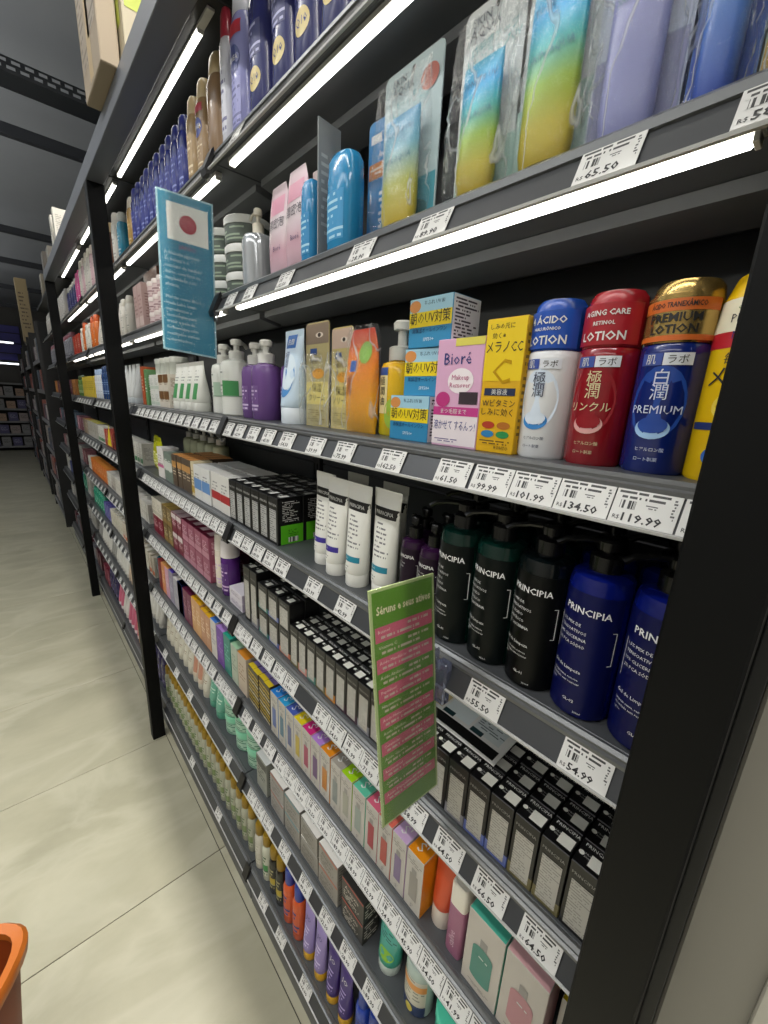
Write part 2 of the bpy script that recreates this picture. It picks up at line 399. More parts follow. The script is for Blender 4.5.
# ------------------------------------------------------------------ shelving
LV = {'top': 2.115, 'A': 1.8725, 'B': 1.6405, 'C': 1.4065, 'D': 1.1755, 'E': .943, 'F': .711, 'G': .472, 'base': .145}
NAMES = {'A': 'first', 'B': 'second', 'C': 'third', 'D': 'fourth', 'E': 'fifth', 'F': 'sixth', 'G': 'seventh', 'base': 'bottom'}
frame = link(bpy.data.objects.new('display_frame', None)); frame.location = (.294, 0, 0)
frame['category'] = 'shelf frame'; frame['label'] = 'tall black steel frame of square posts and a top beam around the shelving'
def part(name, mb, parent):
    o = bpy.data.objects.new(name, mb.mesh(name)); link(o, parent); o.matrix_parent_inverse = parent.matrix_world.inverted(); o.location = -parent.location; o.matrix_parent_inverse = Matrix(); return o
POSTM = mat('08090a', .5, spec=.16)
for y0 in (.006, 1.689, 3.36):
    part('post', boxmb(.271, .318, y0, y0+.041, 0, 2.058, POSTM, .0015), frame)
part('beam', boxmb(.271, .318, .006, 3.401, 2.0585, 2.105, mat('5d6168', .4), .0015), frame)
for y0 in (.006, 1.689, 3.36, 5.03):
    part('crossbar', boxmb(.3185, .575, y0+.006, y0+.034, 2.112, 2.14, POSTM, .001), frame)
part('side_panel', boxmb(.3195, .575, -.0028, .0055, 0, 2.09, mat('1c1d1e', .5), .0006), frame)
# back panels and slotted uprights
back = link(bpy.data.objects.new('back_panel', None)); back['category'] = 'back panel'; back['label'] = 'dark grey steel back wall of the shelving with slotted uprights'
back.location = (.565, 0, 0)
for k in range(6):
    y0 = .02+k*.838
    for zz in range(5):
        part('panel', boxmb(.560, .566, y0+.018, y0+.82, .1+zz*.4, .497+zz*.4, mat('45484c', .5, .2), .001), back)
    up = MB(); yy = y0
    up.cbox(.552, .572, yy-.015, yy+.015, .05, 2.09, mat('2c2e31', .45, .2), .001)
    part('upright', up, back)
    sl = MB()
    for q in range(40):
        for dy in (-.006, .006): sl.cbox(.5512, .5522, yy+dy-.0018, yy+dy+.0018, .12+q*.05, .148+q*.05, mat('050505', .8), .0001)
    o = part('slot', sl, back); o['kind'] = 'stuff'
LEDM = mat((1., .965, .88), .4, emit=LED)
SHELF_TXT = {}
def shelf(lv, y0, y1, bay, k, lights, contents):
    z = LV[lv]
    r = link(bpy.data.objects.new('shelf', None)); r.location = (.34, (y0+y1)/2, z); r['category'] = 'shelf'
    r['label'] = f'dark grey metal shelf board, {NAMES.get(lv, "uppermost")} level, {contents}'
    ya, yb = y0+.0015, y1-.0015
    if lv == 'top':
        part('panel', boxmb(.32, .556, ya, yb, z-.02, z, STEELD), r)
    else:
        part('panel', boxmb(.3465, .5505, ya, yb, z-.018, z, mat('54575a', .4, .3), .0008), r)
        e = MB(); e.extrude([(.346, -.0), (.3425, .0004), (.3395, -.0025), (.3395, -.005), (.3365, -.0065), (.3365, -.010), (.340, -.012), (.346, -.018)], ya, yb, RIDGE); 
        e.v = [(x, y, zz+z) for x, y, zz in e.v]; part('front_edge', e, r)
        e = MB(); e.extrude([(.3383, -.0110), (.3258, -.0345), (.3278, -.0352), (.3403, -.0120)], ya, yb, RAIL)
        e.v = [(x, y, zz+z) for x, y, zz in e.v]; part('price_rail', e, r)
        e = MB(); e.extrude([(.3254, -.0337), (.3232, -.0343), (.3236, -.0366), (.3276, -.0364), (.3278, -.0354)], ya, yb, LIP)
        e.v = [(x, y, zz+z) for x, y, zz in e.v]; part('rail_lip', e, r)
        if lv != 'base':
            e = MB(); e.extrude([(.425, -.0185), (.425, -.03), (.47, -.04), (.474, -.038), (.474, -.0185)], ya+.01, yb-.01, mat('6a6d70', .4, .2))
            e.v = [(x, y, zz+z) for x, y, zz in e.v]; part('stiffener', e, r)
    if lights:
        h = MB(); h.cbox(.3505, .3635, ya+.02, yb-.035, z-.0245, z-.0185-(.0016 if lv == 'top' else 0), mat('c9c9c6', .4), .0004); part('light_holder', h, r)
        zt = z-.0248
        t = MB(); t.cbox(.352, .362, ya+.025+(.05 if lv == 'top' and k % 2 else 0), yb-.04, zt-.0055, zt, LEDM, .0015); lt = part('light_tube', t, r)
        for ye in (ya+.0215+(.05 if lv == 'top' and k % 2 else 0), yb-.040): part('end_cap', boxmb(.3512, .3628, ye, ye+.0033, zt-.006, zt, mat('d5d5d2', .4), .0004), r)
    if k == 1 or lv == 'top':
        pass
    if k == 1 and lv != 'top':
        # black plastic joint piece at the middle of the bay with its hanging wire loop
        e = MB(); e.extrude([(.336, .0022), (.3325, -.003), (.3185, -.034), (.321, -.043), (.331, -.041), (.339, -.0115)], y0-.012, y0+.012, BLACKM)
        e.v = [(x, y, zz+z) for x, y, zz in e.v]; part('joint_clip', e, r)
        if lights or lv == 'C':
            e = MB(); e.tube([(.333, y0+.02, z-.02), (.330, y0+.016, z-.038), (.328, y0+.006, z-.05), (.328, y0-.006, z-.05), (.330, y0-.01, z-.038)], .0016, mat('8a8a88', .3, .6), 6); part('wire_loop', e, r)
    return r
UN = [(.0485, .869, 'near'), (.869, 1.7085, 'near'), (1.7105, 2.547, 'middle'), (2.547, 3.3585, 'middle'), (3.402, 4.20, 'far'), (4.20, 5.02, 'far')]
WHERE = ['nearest the camera end of the bay', 'from the joint clip to the middle post', 'just past the middle post', 'ending at the far post', 'just past the far post', 'at the far dark end']
WHERE = ['from near post to joint clip', 'from joint clip to middle post', 'just past the middle post', 'reaching up to the far post', 'just past the far post', 'at the dark far end']
for lv in LV:
    for k, (y0, y1, bay) in enumerate(UN):
        shelf(lv, y0, y1, bay, k % 2, lv in ('top', 'A', 'B') and k < 4, WHERE[k])
for k, (y0, y1, bay) in enumerate(UN):
    o = link(bpy.data.objects.new('kick_plate', boxmb(.338, .345, y0+.002, y1-.002, .001, .0985, mat('55575a', .4, .3)).mesh('kick_plate')))
    o['category'] = 'kick plate'; o['label'] = f'grey metal kick plate at the floor, {WHERE[k]}'

# ------------------------------------------------------------------ price tags
TAGP = {}
def tag_type(price, near):
    key = (price, near)
    if key in TAGP: return TAGP[key]
    p = P('price_tag', 'price tag', .042, .0006, .027)
    p['card'].cbox(-.021, .021, -.0003, .0003, 0, .027, CARD, .0001)
    p.rect('print', 'f', -.019, .014, .0185, .026, printed('d9d9d6', '3a3a3a', 2, 26, .5), .0002)
    p.rect('print', 'f', -.017, -.004, .0115, .018, printed('d9d9d6', '2a2a2a', 1, 34, .55, bars=True), .0002)
    p.rect('print', 'f', .0005, .008, .0135, .017, printed('d9d9d6', '555555', 2, 8, .5), .0002)
    p.rect('print', 'f', .0165, .019, .008, .024, printed('d9d9d6', '555555', 7, 3, .6), .0002)
    p.text('price', 'f', 'R$', -.0185, .0028, .0033, INK, align='l', e=.0003)
    p.text('price', 'f', price, -.0125, .0022, .0064, INK, .026, align='l', e=.0003, sx=1.15, bold=.022)
    TAGP[key] = p; return p
def tag(price, y, lv, bay='near', k=0):
    z = LV[lv]
    o = put(tag_type(price, True), .3256-.0012, y, z-.0342+.0006, 'white price tag', NAMES[lv], tilt=-math.radians(27), bay=bay)
    o.rotation_euler = (-math.radians(27), 0, -PI/2); PLACED[-1]['tail'] = f' reading {price}'
    return o
PR = ['49.99', '39.90', '54.50', '62.99', '28.90', '34.50', '71.99', '45.90', '58.99', '32.50', '66.90', '41.99', '24.90', '89.90']
def tagrow(lv, ys, bay='near', s=0):
    for i, y in enumerate(ys): tag(PR[(i*5+s) % len(PR)], y, lv, bay)
def rng(a, b, st):
    out = []; x = a
    while x < b: out.append(x); x += st
    return out
for pr, y in (('118.50', .040), ('119.99', .0835), ('134.50', .1265), ('101.99', .1695), ('99.99', .2125), ('61.50', .2585), ('162.50', .352), ('75.99', .445), ('39.99', .515)): tag(pr, y, 'C')
tagrow('C', [.60, .665, .725, .785, .84] + rng(.92, 1.67, .058), s=2)
for pr, y in (('54.99', .086), ('55.50', .190), ('42.99', .435), ('33.99', .522)): tag(pr, y, 'D')
tagrow('D', [.625, .672, .722, .772, .82] + rng(.905, 1.68, .0485), s=4)
for pr, y in (('64.50', .092), ('66.50', .152), ('64.50', .212), ('58.99', .272), ('54.99', .318)): tag(pr, y, 'E')
tagrow('E', [.362, .405, .450, .494, .60, .645, .695, .75, .80, .84] + [.915, .975, 1.03] + rng(1.085, 1.68, .05), s=6)
tagrow('F', [.085] + rng(.130, .66, .0432) + [.70, .76, .82] + rng(.905, 1.0, .044) + rng(1.05, 1.68, .052), s=1)
tagrow('G', [.195, .255, .33, .40, .47, .55, .64, .72, .765, .81, .97, 1.15, 1.30, 1.45, 1.60], s=3)
tagrow('base', [.44, .55, .67, .77, 1.09, 1.35], s=5)
tag('65.50', .150, 'B'); tagrow('B', [.060, .31, .42, .60, .72, .80], s=8)
tagrow('A', [.75], s=2)
for lv, s in (('C', 1), ('D', 3), ('E', 5), ('F', 7), ('G', 9)):
    tagrow(lv, rng(1.78, 2.5, .085) + rng(2.6, 3.3, .1), 'middle', s)

# ------------------------------------------------------------------ product types
def dark_pump(col, band, big=True, lines=('1% MIX DE', 'TENSOATIVOS', '2% ÁCIDO', 'SALICÍLICO', '5% GLICERINA'), code='GL-01'):
    r, h = (.0265, .140) if big else (.019, .100)
    prof = [(r*.9, 0), (r, .003), (r, h-.009), (r*.93, h-.003), (r*.72, h), (r*.5, h+.001)]
    p = round_bottle(r, h, col, prof=prof, name='pump_bottle', cat='pump bottle', bodymat=mat(col, .14))
    R = [(0, r*.9, r*.9), (.003, r, r), (h, r, r)]; p.setwrap(R)
    p.rect('label', 'w', -r*1.45, r*1.1, h*.02, h*.885, mat(band, .35, spec=.25), n=14)
    pump_top(p, h, r, mat('101011', .2), stem=.004, ang=PI*1.16 if big else PI*.8, ks=.86)
    T = mat('e6e6e6', .4); s = h/.140; L = -r*1.05
    p.text('lettering', 'w', 'PRINCIPIA', -.001, h*.745, .0066*s, T, r*1.75, e=.0007, bold=.012)
    p.lines('lettering', 'w', lines, L+.003, h*.655, .0030*s, .0066*s, T, r*1.5, e=.0007)
    p.text('lettering', 'w', 'Gel de Limpeza', L+.002, h*.335, .0034*s, T, r*1.5, align='l', e=.0007)
    p.lines('lettering', 'w', ('Limpeza suave, remove', 'oleosidade sem ressecar', 'a pele'), L+.002, h*.28, .0022*s, .0042*s, T, r*1.5, e=.0007)
    p.text('lettering', 'w', code, -.003, h*.115, .003*s, T, e=.0007)
    p.text('lettering', 'w', '350ml', .006, h*.045, .002*s, T, e=.0007)
    p.rect('lettering', 'w', r*.98, r*1.01, h*.43, h*.66, T, .0007); p.rect('lettering', 'w', r*.85, r*1.0, h*.658, h*.662, T, .0007); p.rect('lettering', 'w', r*.85, r*1.0, h*.428, h*.432, T, .0007)
    p.rect('lettering', 'w', L, L+.0006, h*.43, h*.69, T, .0007)
    return p
blue_pump = dark_pump('081464', '070d44', lines=('1.5% MIX DE', 'TENSOATIVOS', '10% GLICERINA', '2% PCA SÓDIO'), code='GL-02')
green_pump = dark_pump('03221c', '030a0a')
black_pump = dark_pump('050c0e', '030506')
purple_pump = dark_pump('2a1030', '1a0a1e', big=False, lines=('LOÇÃO COM', 'CERAMIDAS', 'UREIA'), code='LH-01')
def white_tube(stripe):
    p = tube_pack(.0195, .158, 'e3e3dd', 'dcdcd6', cap=.02, flare=1.45)
    p.rect('label', 'w', -.0262, .0262, .118, .133, mat('151516', .4), n=10)
    p.text('lettering', 'w', 'PRINCIPIA', 0, .1225, .0056, PWHITE, .036)
    p.rect('label', 'w', -.018, .019, .04, .049, mat(stripe, .4), n=10)
    p.text('lettering', 'w', 'GC-01', -.014, .043, .0032, PWHITE, align='l')
    p.rect('small_print', 'w', -.012, .016, .06, .113, printed('e3e3dd', '77777a', 8, 18, .38), n=8)
    p.rect('small_print', 'w', -.016, .0, .026, .034, printed('e3e3dd', '999999', 2, 12, .4), n=6)
    return p
wt_violet, wt_teal = white_tube('3b2e8e'), white_tube('1f7f97')
def serum_box(stripe, hh=.085, wd=.0292, dp=.030):
    p = carton(wd, dp, hh, '121213', name='serum_box', rough=.32)
    p['carton'].cbox(-wd/2-.0002, wd/2+.0002, -dp/2-.0002, dp/2+.0002, .0002, hh*.2, mat(stripe, .35), .0006) if stripe else None
    p.rect('front_panel', 'f', -wd*.36, wd*.36, hh*.06, hh*.76, printed('b5b3ab', '8a8882', 16, 18, .34), .0005)
    p.text('lettering', 'f', 'PRINCIPIA', 0, hh*.84, .0038, mat('8f8f8c', .4), wd*.8, e=.0005)
    p.rect('top_sticker', 't', -.002, .0125, -.010, .004, mat('e6e6dc', .5))
    p.disc('top_sticker', 't', -.0105, -.001, .0027, .0027, mat('e6e6dc', .5), n=14)
    p.text('top_lettering', 't', 'PRINCIPIA', .002, .0085, .0042, mat('dcdcd8', .4), wd*.85)
    p.lines('top_lettering', 't', ('PA-01', '30ml'), -.0075, -.0005, .0022, .0036, mat('c9c9c4', .4))
    return p
SER = {k: serum_box(k) for k in (None, '5c6aa8', '6b6440', 'b5782a', 'c98a80', '47786f', '3a2130', '7f7f86')}
TALL = [serum_box('7f7f86', .135, .033, .034), serum_box(None, .135, .033, .034)]
def short_box(stripe):
    p = serum_box(stripe, .06, .044, .034); return p
SHORT = {k: short_box(k) for k in (None, '35706c', 'c0735a', '5968a0')}
def green_box():
    wd, dp, h = .0375, .055, .093
    p = carton(wd, dp, h, '131314', name='cream_box', rough=.35)
    p['carton'].cbox(-wd/2-.0002, wd/2+.0002, -dp/2+.006, dp/2+.0002, .0002, h*.42, mat('58b81c', .4), .0006)
    p.rect('front_panel', 'f', -wd*.34, wd*.34, .006, h*.74, printed('a9aaa8', '6d6d6d', 14, 16, .4), .0005)
    p.text('lettering', 'f', 'PRINCIPIA', 0, h*.82, .005, mat('b5b5b2', .4), wd*.8, e=.0005)
    p.rect('side_print', 'r', -dp*.32, dp*.36, h*.48, h*.93, printed('131314', 'c4c4c0', 12, 16, .4), .0005)
    p.rect('side_print', 'r', -dp*.1, dp*.3, .004, .014, printed('e0e0dc', '101010', 1, 40, .5, bars=True), .0006)
    p.rect('side_print', 'r', -dp*.1, dp*.3, .016, .03, printed('58b81c', '2c6a10', 4, 12, .4), .0006)
    p.rect('top_sticker', 't', 0, .013, -.018, .002, mat('cfcfc8', .5)); p.text('top_lettering', 't', 'PRINCIPIA', 0, .012, .006, mat('c9c9c6', .4), wd*.8)
    p.rect('top_sticker', 't', -.015, -.004, -.012, -.002, printed('131314', 'c9c9c6', 2, 6, .5))
    return p
gbox = green_box()
def gen_box(wd, dp, h, col, top=None, ink='777777', band=None, side=None, win=None, title=None, tcol='444444', name='box', topmark=None, rows=10, b0=.1, b1=.3, cat='box'):
    p = carton(wd, dp, h, col, top=top, side=side, name=name, cat=cat)
    if win: p.rect('window_print', 'f', -wd*.24, wd*.24, h*.1, h*.5, mat(win, .3), .0005)
    p.rect('front_print', 'f', -wd*.36, wd*.38, h*.55 if win else h*.34, h*.78, printed(col, ink, rows//2, 14, .42), .0003)
    if band: p.rect('band', 'f', -wd*.49, wd*.49, h*b0, h*b1, mat(band, .4), .0004)
    if title: p.text('lettering', 'f', title, 0, h*.83, min(.011, wd*.2), mat(tcol, .4), wd*.86, e=.0007)
    if topmark: p.text('top_lettering', 't', topmark, 0, -dp*.18, dp*.42, PWHITE, wd*.6, rot=0)
    p.rect('side_print', 'r', -dp*.36, dp*.36, h*.2, h*.8, printed(side or col, ink, rows, 12, .4), .0003)
    return p

# --- third shelf: lotions
def lotion(col, capcol, capmat, tagcol, title, kanji, drop, tl, top2=None):
    r, h = .0238, .138
    prof = [(r*.92, 0), (r, .003), (r, .088), (r*.985, .094), (r*.93, .0955)]
    p = round_bottle(r, h, col, prof=prof, bodymat=mat(col, .18, coat=.4)); p.setwrap([(0, r, r), (.2, r, r)])
    p['cap'].lathe([(r*.93, .0957), (r*.95, .097), (r*.95, h-.012), (r*.9, h-.004), (r*.78, h)], capmat, 24)
    p.rect('cap_band', 'w', -r*1.2, r*1.2, .0972, .128, GOLD if tagcol == 'c9a77a' else mat(tagcol, .3), .0003, n=14)
    for t, sz, yy in tl: p.text('cap_lettering', 'w', t, 0, yy, sz, PWHITE if tagcol not in ('c9a77a',) else INK, r*1.5, e=.0009, bold=.02)
    p.disc('label', 'w', 0, .053, r*.8, .027, mat(drop[0], .25), .0004)
    p.disc('label', 'w', 0, .0345, r*.5, .008, mat(drop[1], .2), .0006)
    p.disc('label', 'w', 0, .037, r*.42, .006, mat(drop[0], .2), .0009)
    W = mat(drop[2], .4)
    p.rect('label', 'w', -r*.72, -r*.08, .080, .0885, mat('3a4f9c', .4), .0007); p.rect('label', 'w', -r*.06, r*.72, .080, .0885, mat('dfe3ea', .4), .0007)
    p.text('lettering', 'w', '肌', -r*.4, .0815, .0055, PWHITE, e=.001); p.text('lettering', 'w', 'ラボ', r*.33, .0815, .005, INK, e=.001)
    for i, ch in enumerate(kanji): p.text('lettering', 'w', ch, 0, .067-.0105*i, .009, W, e=.001)
    if title: p.text('lettering', 'w', title, 0, .0455, .0062, W, r*1.8, e=.001)
    p.lines('lettering', 'w', ('ヒアルロン酸', 'ロート製薬'), -.008, .0175, .0024, .0075, W, r*1.4, e=.0008)
    return p
GOLD = mat('b5985a', .22, .75)
lot_white = lotion('e2e4e6', '', mat('1f4fae', .25), '1f4fae', None, '極潤', ('d6e2f0', '3f86c9', '333a55'), (('4 ÁCIDO', .006, .1175), ('HIALURÔNICO', .0026, .112), ('LOTION', .0075, .1005)))
lot_red = lotion('8e1420', '', mat('a3202a', .25), 'a3202a', 'リンクル', '極潤', ('8e1420', 'd9a3a0', 'd9c9a0'), (('AGING CARE', .0042, .119), ('RETINOL', .003, .112), ('LOTION', .0068, .1005)))
lot_blue = lotion('10246e', '', GOLD, 'c9a77a', 'PREMIUM', '白潤', ('23489c', '9fc4e8', 'c9d3ea'), (('ÁCIDO TRANEXÂMICO', .0036, .119), ('PREMIUM', .006, .1095), ('LOTION', .006, .1018)))
lot_blue.rect('cap_band', 'w', -.0238*1.2, .0238*1.2, .1165, .1245, mat('d0692a', .35), .0006, n=14); lot_blue.rect('cap_band', 'w', -.0238*1.2, .0238*1.2, .0968, .1005, mat('d0692a', .35), .0006, n=14)
def yellow_lotion():
    r = .028; R = [(0, r*.94, r*.94), (.003, r, r), (.1, r, r), (.122, r*.93, r*.93), (.136, r*.75, r*.75), (.142, r*.4, r*.4)]
    p = P('bottle', 'bottle', 2*r, 2*r, .142); p.loft('body', R, mat('e0b80c', .25), 24); p.setwrap(R)
    p.rect('label', 'w', -r*1.3, r*1.3, .09, .1, mat('b8202c', .35), n=14); p.rect('label', 'w', -r*1.3, r*1.3, .1001, .121, mat('e6e0c6', .35), n=14)
    p.text('lettering', 'w', 'Cuidados', -.004, .113, .004, mat('4a7a20', .4)); p.text('lettering', 'w', 'PREMIUM', -.002, .106, .0055, INK, r*1.6)
    p.text('lettering', 'w', 'Melano', -.004, .0955, .005, mat('23266a', .4)); p.text('lettering', 'w', 'LOTION', -.002, .0912, .003, PWHITE)
    p.text('lettering', 'w', '毎日', -.008, .08, .006, INK); p.text('lettering', 'w', 'メラノ', -.003, .066, .011, INK, r*1.7)
    p.disc('label', 'w', 0, .052, .016, .011, mat('e9cf4a', .3)); p.rect('label', 'w', -r, r, .036, .041, mat('1f2e66', .4), .0008)
    p.disc('label', 'w', -.006, .018, .009, .007, mat('2a62b5', .4), .0006); p.text('lettering', 'w', '薬用', -.006, .0165, .004, PWHITE, e=.0014)
    return p
def melano_box():
    wd, dp, h = .0435, .03, .127
    p = carton(wd, dp, h, 'd9a90e', top='e6bd1c', name='serum_box'); K = INK
    p.rect('front_print', 'f', -wd*.49, wd*.49, h*.55, h*.995, mat('e8c81a', .35))
    p.text('lettering', 'f', 'しみの元に', -.004, h*.925, .0042, K, wd*.6, e=.0006); p.text('lettering', 'f', '効く※', -.007, h*.86, .0042, K, e=.0006)
    p.text('lettering', 'f', 'メラノCC', 0, h*.76, .009, K, wd*.9, e=.0006)
    p.text('lettering', 'f', 'C', 0, h*.53, .024, mat('c79a08', .3, .3), e=.0006)
    p.rect('front_print', 'f', -wd*.4, wd*.4, h*.44, h*.495, mat('1d2a4a', .4), .0005); p.text('lettering', 'f', '美容液', 0, h*.449, .0045, PWHITE, e=.0008)
    p.lines('lettering', 'f', ('Wビタミン', 'しみに効く'), -wd*.42, h*.36, .0058, .0085, K, wd*.85, e=.0006)
    for i, c in enumerate(('b03a20', 'b06a20', '2a7ab0', '2a8a4a')): p.disc('front_print', 'f', -wd*.2+wd*.4*(i % 2), h*(.215-.07*(i//2)), .0075, .0036, mat(c, .4), .0005, 16)
    p.text('lettering', 'f', 'ROHTO', wd*.2, h*.03, .0034, K, e=.0006); p.rect('front_print', 'f', -wd*.4, wd*.4, h*.06, h*.1, printed('d9a90e', '5a4008', 2, 18, .5), .0004)
    p.rect('side_print', 'r', -dp*.4, dp*.4, h*.08, h*.9, printed('d9a90e', '7a5a10', 16, 12, .45)); return p
def pink_box():
    wd, dp, h = .0615, .04, .113
    p = carton(wd, dp, h, 'd9a9c9', side='e3c3d8', name='makeup_remover_box')
    p.rect('front_print', 'f', -wd*.495, wd*.495, h*.02, h*.3, mat('e9dfe3', .4)); p.rect('front_print', 'f', -wd*.495, wd*.495, h*.3, h*.38, mat('c03a86', .4), .0005)
    p.rect('front_print', 'f', -wd*.1, wd*.5, h*.93, h*.998, mat('d9cf5a', .4), .0005)
    p.text('lettering', 'f', 'Bioré', -.002, h*.77, .0125, mat('2b3a7a', .4), wd*.75, e=.0006)
    p.disc('front_print', 'f', .004, h*.62, .017, .013, mat('efe6ea', .4), .0005); p.text('lettering', 'f', 'Makeup', .004, h*.63, .0055, mat('b03a76', .4), e=.0008); p.text('lettering', 'f', 'Remover', .004, h*.56, .0055, mat('b03a76', .4), e=.0008)
    p.disc('front_print', 'f', -.018, h*.45, .01, .008, mat('b8327a', .4), .0006); p.rect('front_print', 'f', .004, .028, h*.41, h*.52, mat('3a3038', .3), .0006)
    p.text('lettering', 'f', '溶かせて するんっ!', 0, h*.17, .0085, mat('3a3f8a', .4), wd*.92, e=.0006); p.text('lettering', 'f', 'まつ毛際まで', -.002, h*.32, .0045, PWHITE, wd*.8, e=.0008)
    p.rect('front_print', 'f', -wd*.42, wd*.1, h*.04, h*.08, printed('e9dfe3', '6a5a8a', 2, 14, .5), .0006)
    p.rect('side_print', 'r', -dp*.4, dp*.4, h*.1, h*.9, printed('e3c3d8', '9a6a8a', 14, 12, .4)); return p
def uv_box():
    wd, dp, h = .066, .05, .054
    p = carton(wd, dp, h, '2f86b4', top='cfe3ea', side='dfe3e3', name='uv_cream_box')
    p.rect('front_print', 'f', -wd*.49, wd*.49, h*.42, h*.72, mat('e8cf1c', .35)); p.rect('front_print', 'f', -wd*.49, wd*.49, h*.72, h*.99, mat('9ec9dc', .35), .0003)
    p.text('lettering', 'f', '朝のUV対策', 0, h*.5, .0105, INK, wd*.92, e=.0006); p.disc('front_print', 'f', -wd*.36, h*.84, .009, .0065, mat('cf8a4a', .4), .0005)
    p.text('lettering', 'f', '高保湿オールインワン', 0, h*.31, .0042, mat('0d2c50', .4), wd*.8, e=.0006); p.text('lettering', 'f', 'SPF50+', 0, h*.13, .004, mat('dff0f6', .4), e=.0006)
    p.text('lettering', 'f', 'ちふれ UV BI', .006, h*.85, .004, mat('0d2c50', .4), wd*.5, e=.0006)
    p.rect('side_print', 'r', -dp*.42, dp*.42, h*.06, h*.94, printed('dfe3e3', '3a3a42', 13, 22, .5)); return p
def oil_pump():
    r, h = .0285, .10
    p = round_bottle(r, h, 'd9a818', prof=[(r*.92, 0), (r, .003), (r, h-.012), (r*.9, h-.004), (r*.55, h)], name='pump_bottle', cat='pump bottle', bodymat=ramp(((0., 'c9b81a'), (.5, 'd9b020'), (1., 'd9a818')), .15))
    p.rect('label', 'w', -.016, .004, .03, .08, mat('d9c890', .4)); p.rect('label', 'w', -.016, .004, .08, .09, mat('2a4a8a', .4), .0005)
    for i, ch in enumerate('極潤油'): p.text('lettering', 'w', ch, -.006, .068-.013*i, .009, INK, e=.0008)
    p.disc('label', 'w', .012, .03, .012, .02, mat('9ab83a', .4)); pump_top(p, h, r, mat('deded8', .35), stem=.02, ang=.15, nr=.018); return p
def pouch(wd, h, t, bm, cap=None, name='pouch', film_on=False):
    R = []
    for k in range(11):
        q = k/10; a = wd/2*(1 if q < .72 else 1-.28*((q-.72)/.28)**2); b = max(.0009, t/2*math.sin(PI*min(1, (q+.06)))**.7*(1-.55*q)) if .03 < q < .97 else .001
        R.append((h*q, a, b))
    p = P(name, 'pouch', wd, t, h); p.loft('body', R, bm, 28, 2.6); p.setwrap(R, 2.6); return p
def orange_refill():
    p = pouch(.066, .142, .03, ramp(((0., 'd9a010'), (.35, 'e0981c'), (.7, 'dd7a24'), (1., 'd85040')), .15), name='refill_pouch')
    p.disc('label', 'w', .012, .11, .013, .015, mat('7fae3a', .4), .0008); p.rect('label', 'w', -.018, -.004, .085, .1, mat('2a55a0', .4), .0008)
    for i, ch in enumerate('極潤'): p.text('lettering', 'w', ch, -.016, .068-.014*i, .011, mat('7a3010', .4), e=.0014)
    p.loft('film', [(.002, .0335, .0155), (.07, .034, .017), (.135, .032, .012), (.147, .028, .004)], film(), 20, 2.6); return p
def card_pack(wd, h, cardcol, deco, name='blister_pack'):
    """printed card with a clear plastic front holding a tube"""
    p = P(name, 'blister pack', wd, .03, h); c = mat(cardcol, .4); a = wd/2; q = .006
    pts = [(-a, 0), (a, 0), (a, h-q), (a-q*.3, h-q*.3), (a-q, h), (-a+q, h), (-a+q*.3, h-q*.3), (-a, h-q)]
    vs = [(x, .013, z) for x, z in pts]+[(x, .0145, z) for x, z in pts]; n = len(pts)
    p['card'].add(vs, [tuple(range(n)), tuple(range(2*n-1, n-1, -1))]+[(i, i+n, (i+1) % n+n, (i+1) % n) for i in range(n)], c, [(x/wd+.5, z/h) for x, z in pts]*2)
    p.d2 = p.d; p.d = -.026+.0; deco(p); p.d = .03
    return p
def crinkle(p, wd, h, dep, p_=4., seed=1, cy=.0):
    rg = random.Random(seed); n, m = 34, 24; mb = p['film']; vs = []
    for k in range(m+1):
        t = k/m; a = wd*(.47-.012*t); b = .0008+dep*(1-t**2.2)*(.35+.65*min(1, t*6))
        for i in range(n):
            q = 2*PI*i/n-PI/2; c, s_ = math.cos(q), math.sin(q)
            x = a*math.copysign(abs(c)**(2/p_), c); y = b*math.copysign(abs(s_)**(2/p_), s_)
            if s_ < .2: y -= rg.uniform(0, .0034)*(1-t*.75); x += rg.uniform(-.0016, .0016)
            vs.append((x, min(y, .0118)+cy, h*.01+h*.88*t))
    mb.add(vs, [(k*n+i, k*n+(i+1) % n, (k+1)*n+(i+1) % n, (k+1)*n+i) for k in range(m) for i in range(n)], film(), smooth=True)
def cream_card(face, col):
    def deco(p):
        w, h = p.w, p.h
        p.rect('card_print', 'f', -w*.48, w*.48, h*.8, h*.985, mat(face, .4)); p.disc('card_print', 'f', w*.1, h*.88, w*.16, h*.025, mat('e6dccf', .4), .0005); p.disc('card_print', 'f', w*.1, h*.88, w*.07, h*.02, mat('3a2a20', .4), .0007)
        p.rect('card_print', 'f', -w*.48, w*.48, h*.22, h*.44, mat('d9c878', .4), .0005)
        p.rect('card_print', 'f', -w*.3, 0, h*.7, h*.76, mat('2a4a8a', .4), .0005); p.lines('lettering', 'f', ('極潤', 'プレミアム'), -w*.3, h*.62, .008, .014, mat('5a4010', .4), w*.8, e=.0007)
        p.disc('card_print', 'f', w*.05, h*.52, w*.26, h*.05, mat('d99a3a', .3), .0006); p.text('lettering', 'f', '保湿', 0, h*.35, .011, INK, w*.8, e=.0008); p.text('lettering', 'f', 'クリーム', 0, h*.26, .009, INK, w*.85, e=.0008)
        p.rect('card_print', 'f', -w*.4, w*.4, h*.04, h*.17, printed(col, '7a6a30', 6, 16, .45), .0005)
    return deco
gold_a = card_pack(.054, .152, 'c9b878', cream_card('c9b0a0', 'c9b878')); gold_b = card_pack(.068, .165, 'b5a878', cream_card('8a7868', 'b5a878'))
for gp in (gold_a, gold_b):
    gp.loft('blister', [(.004, gp.w*.42, .010), (.03, gp.w*.44, .0115), (.09, gp.w*.43, .011), (.115, gp.w*.36, .006)], film(), 20, 3.5, cy=.002)
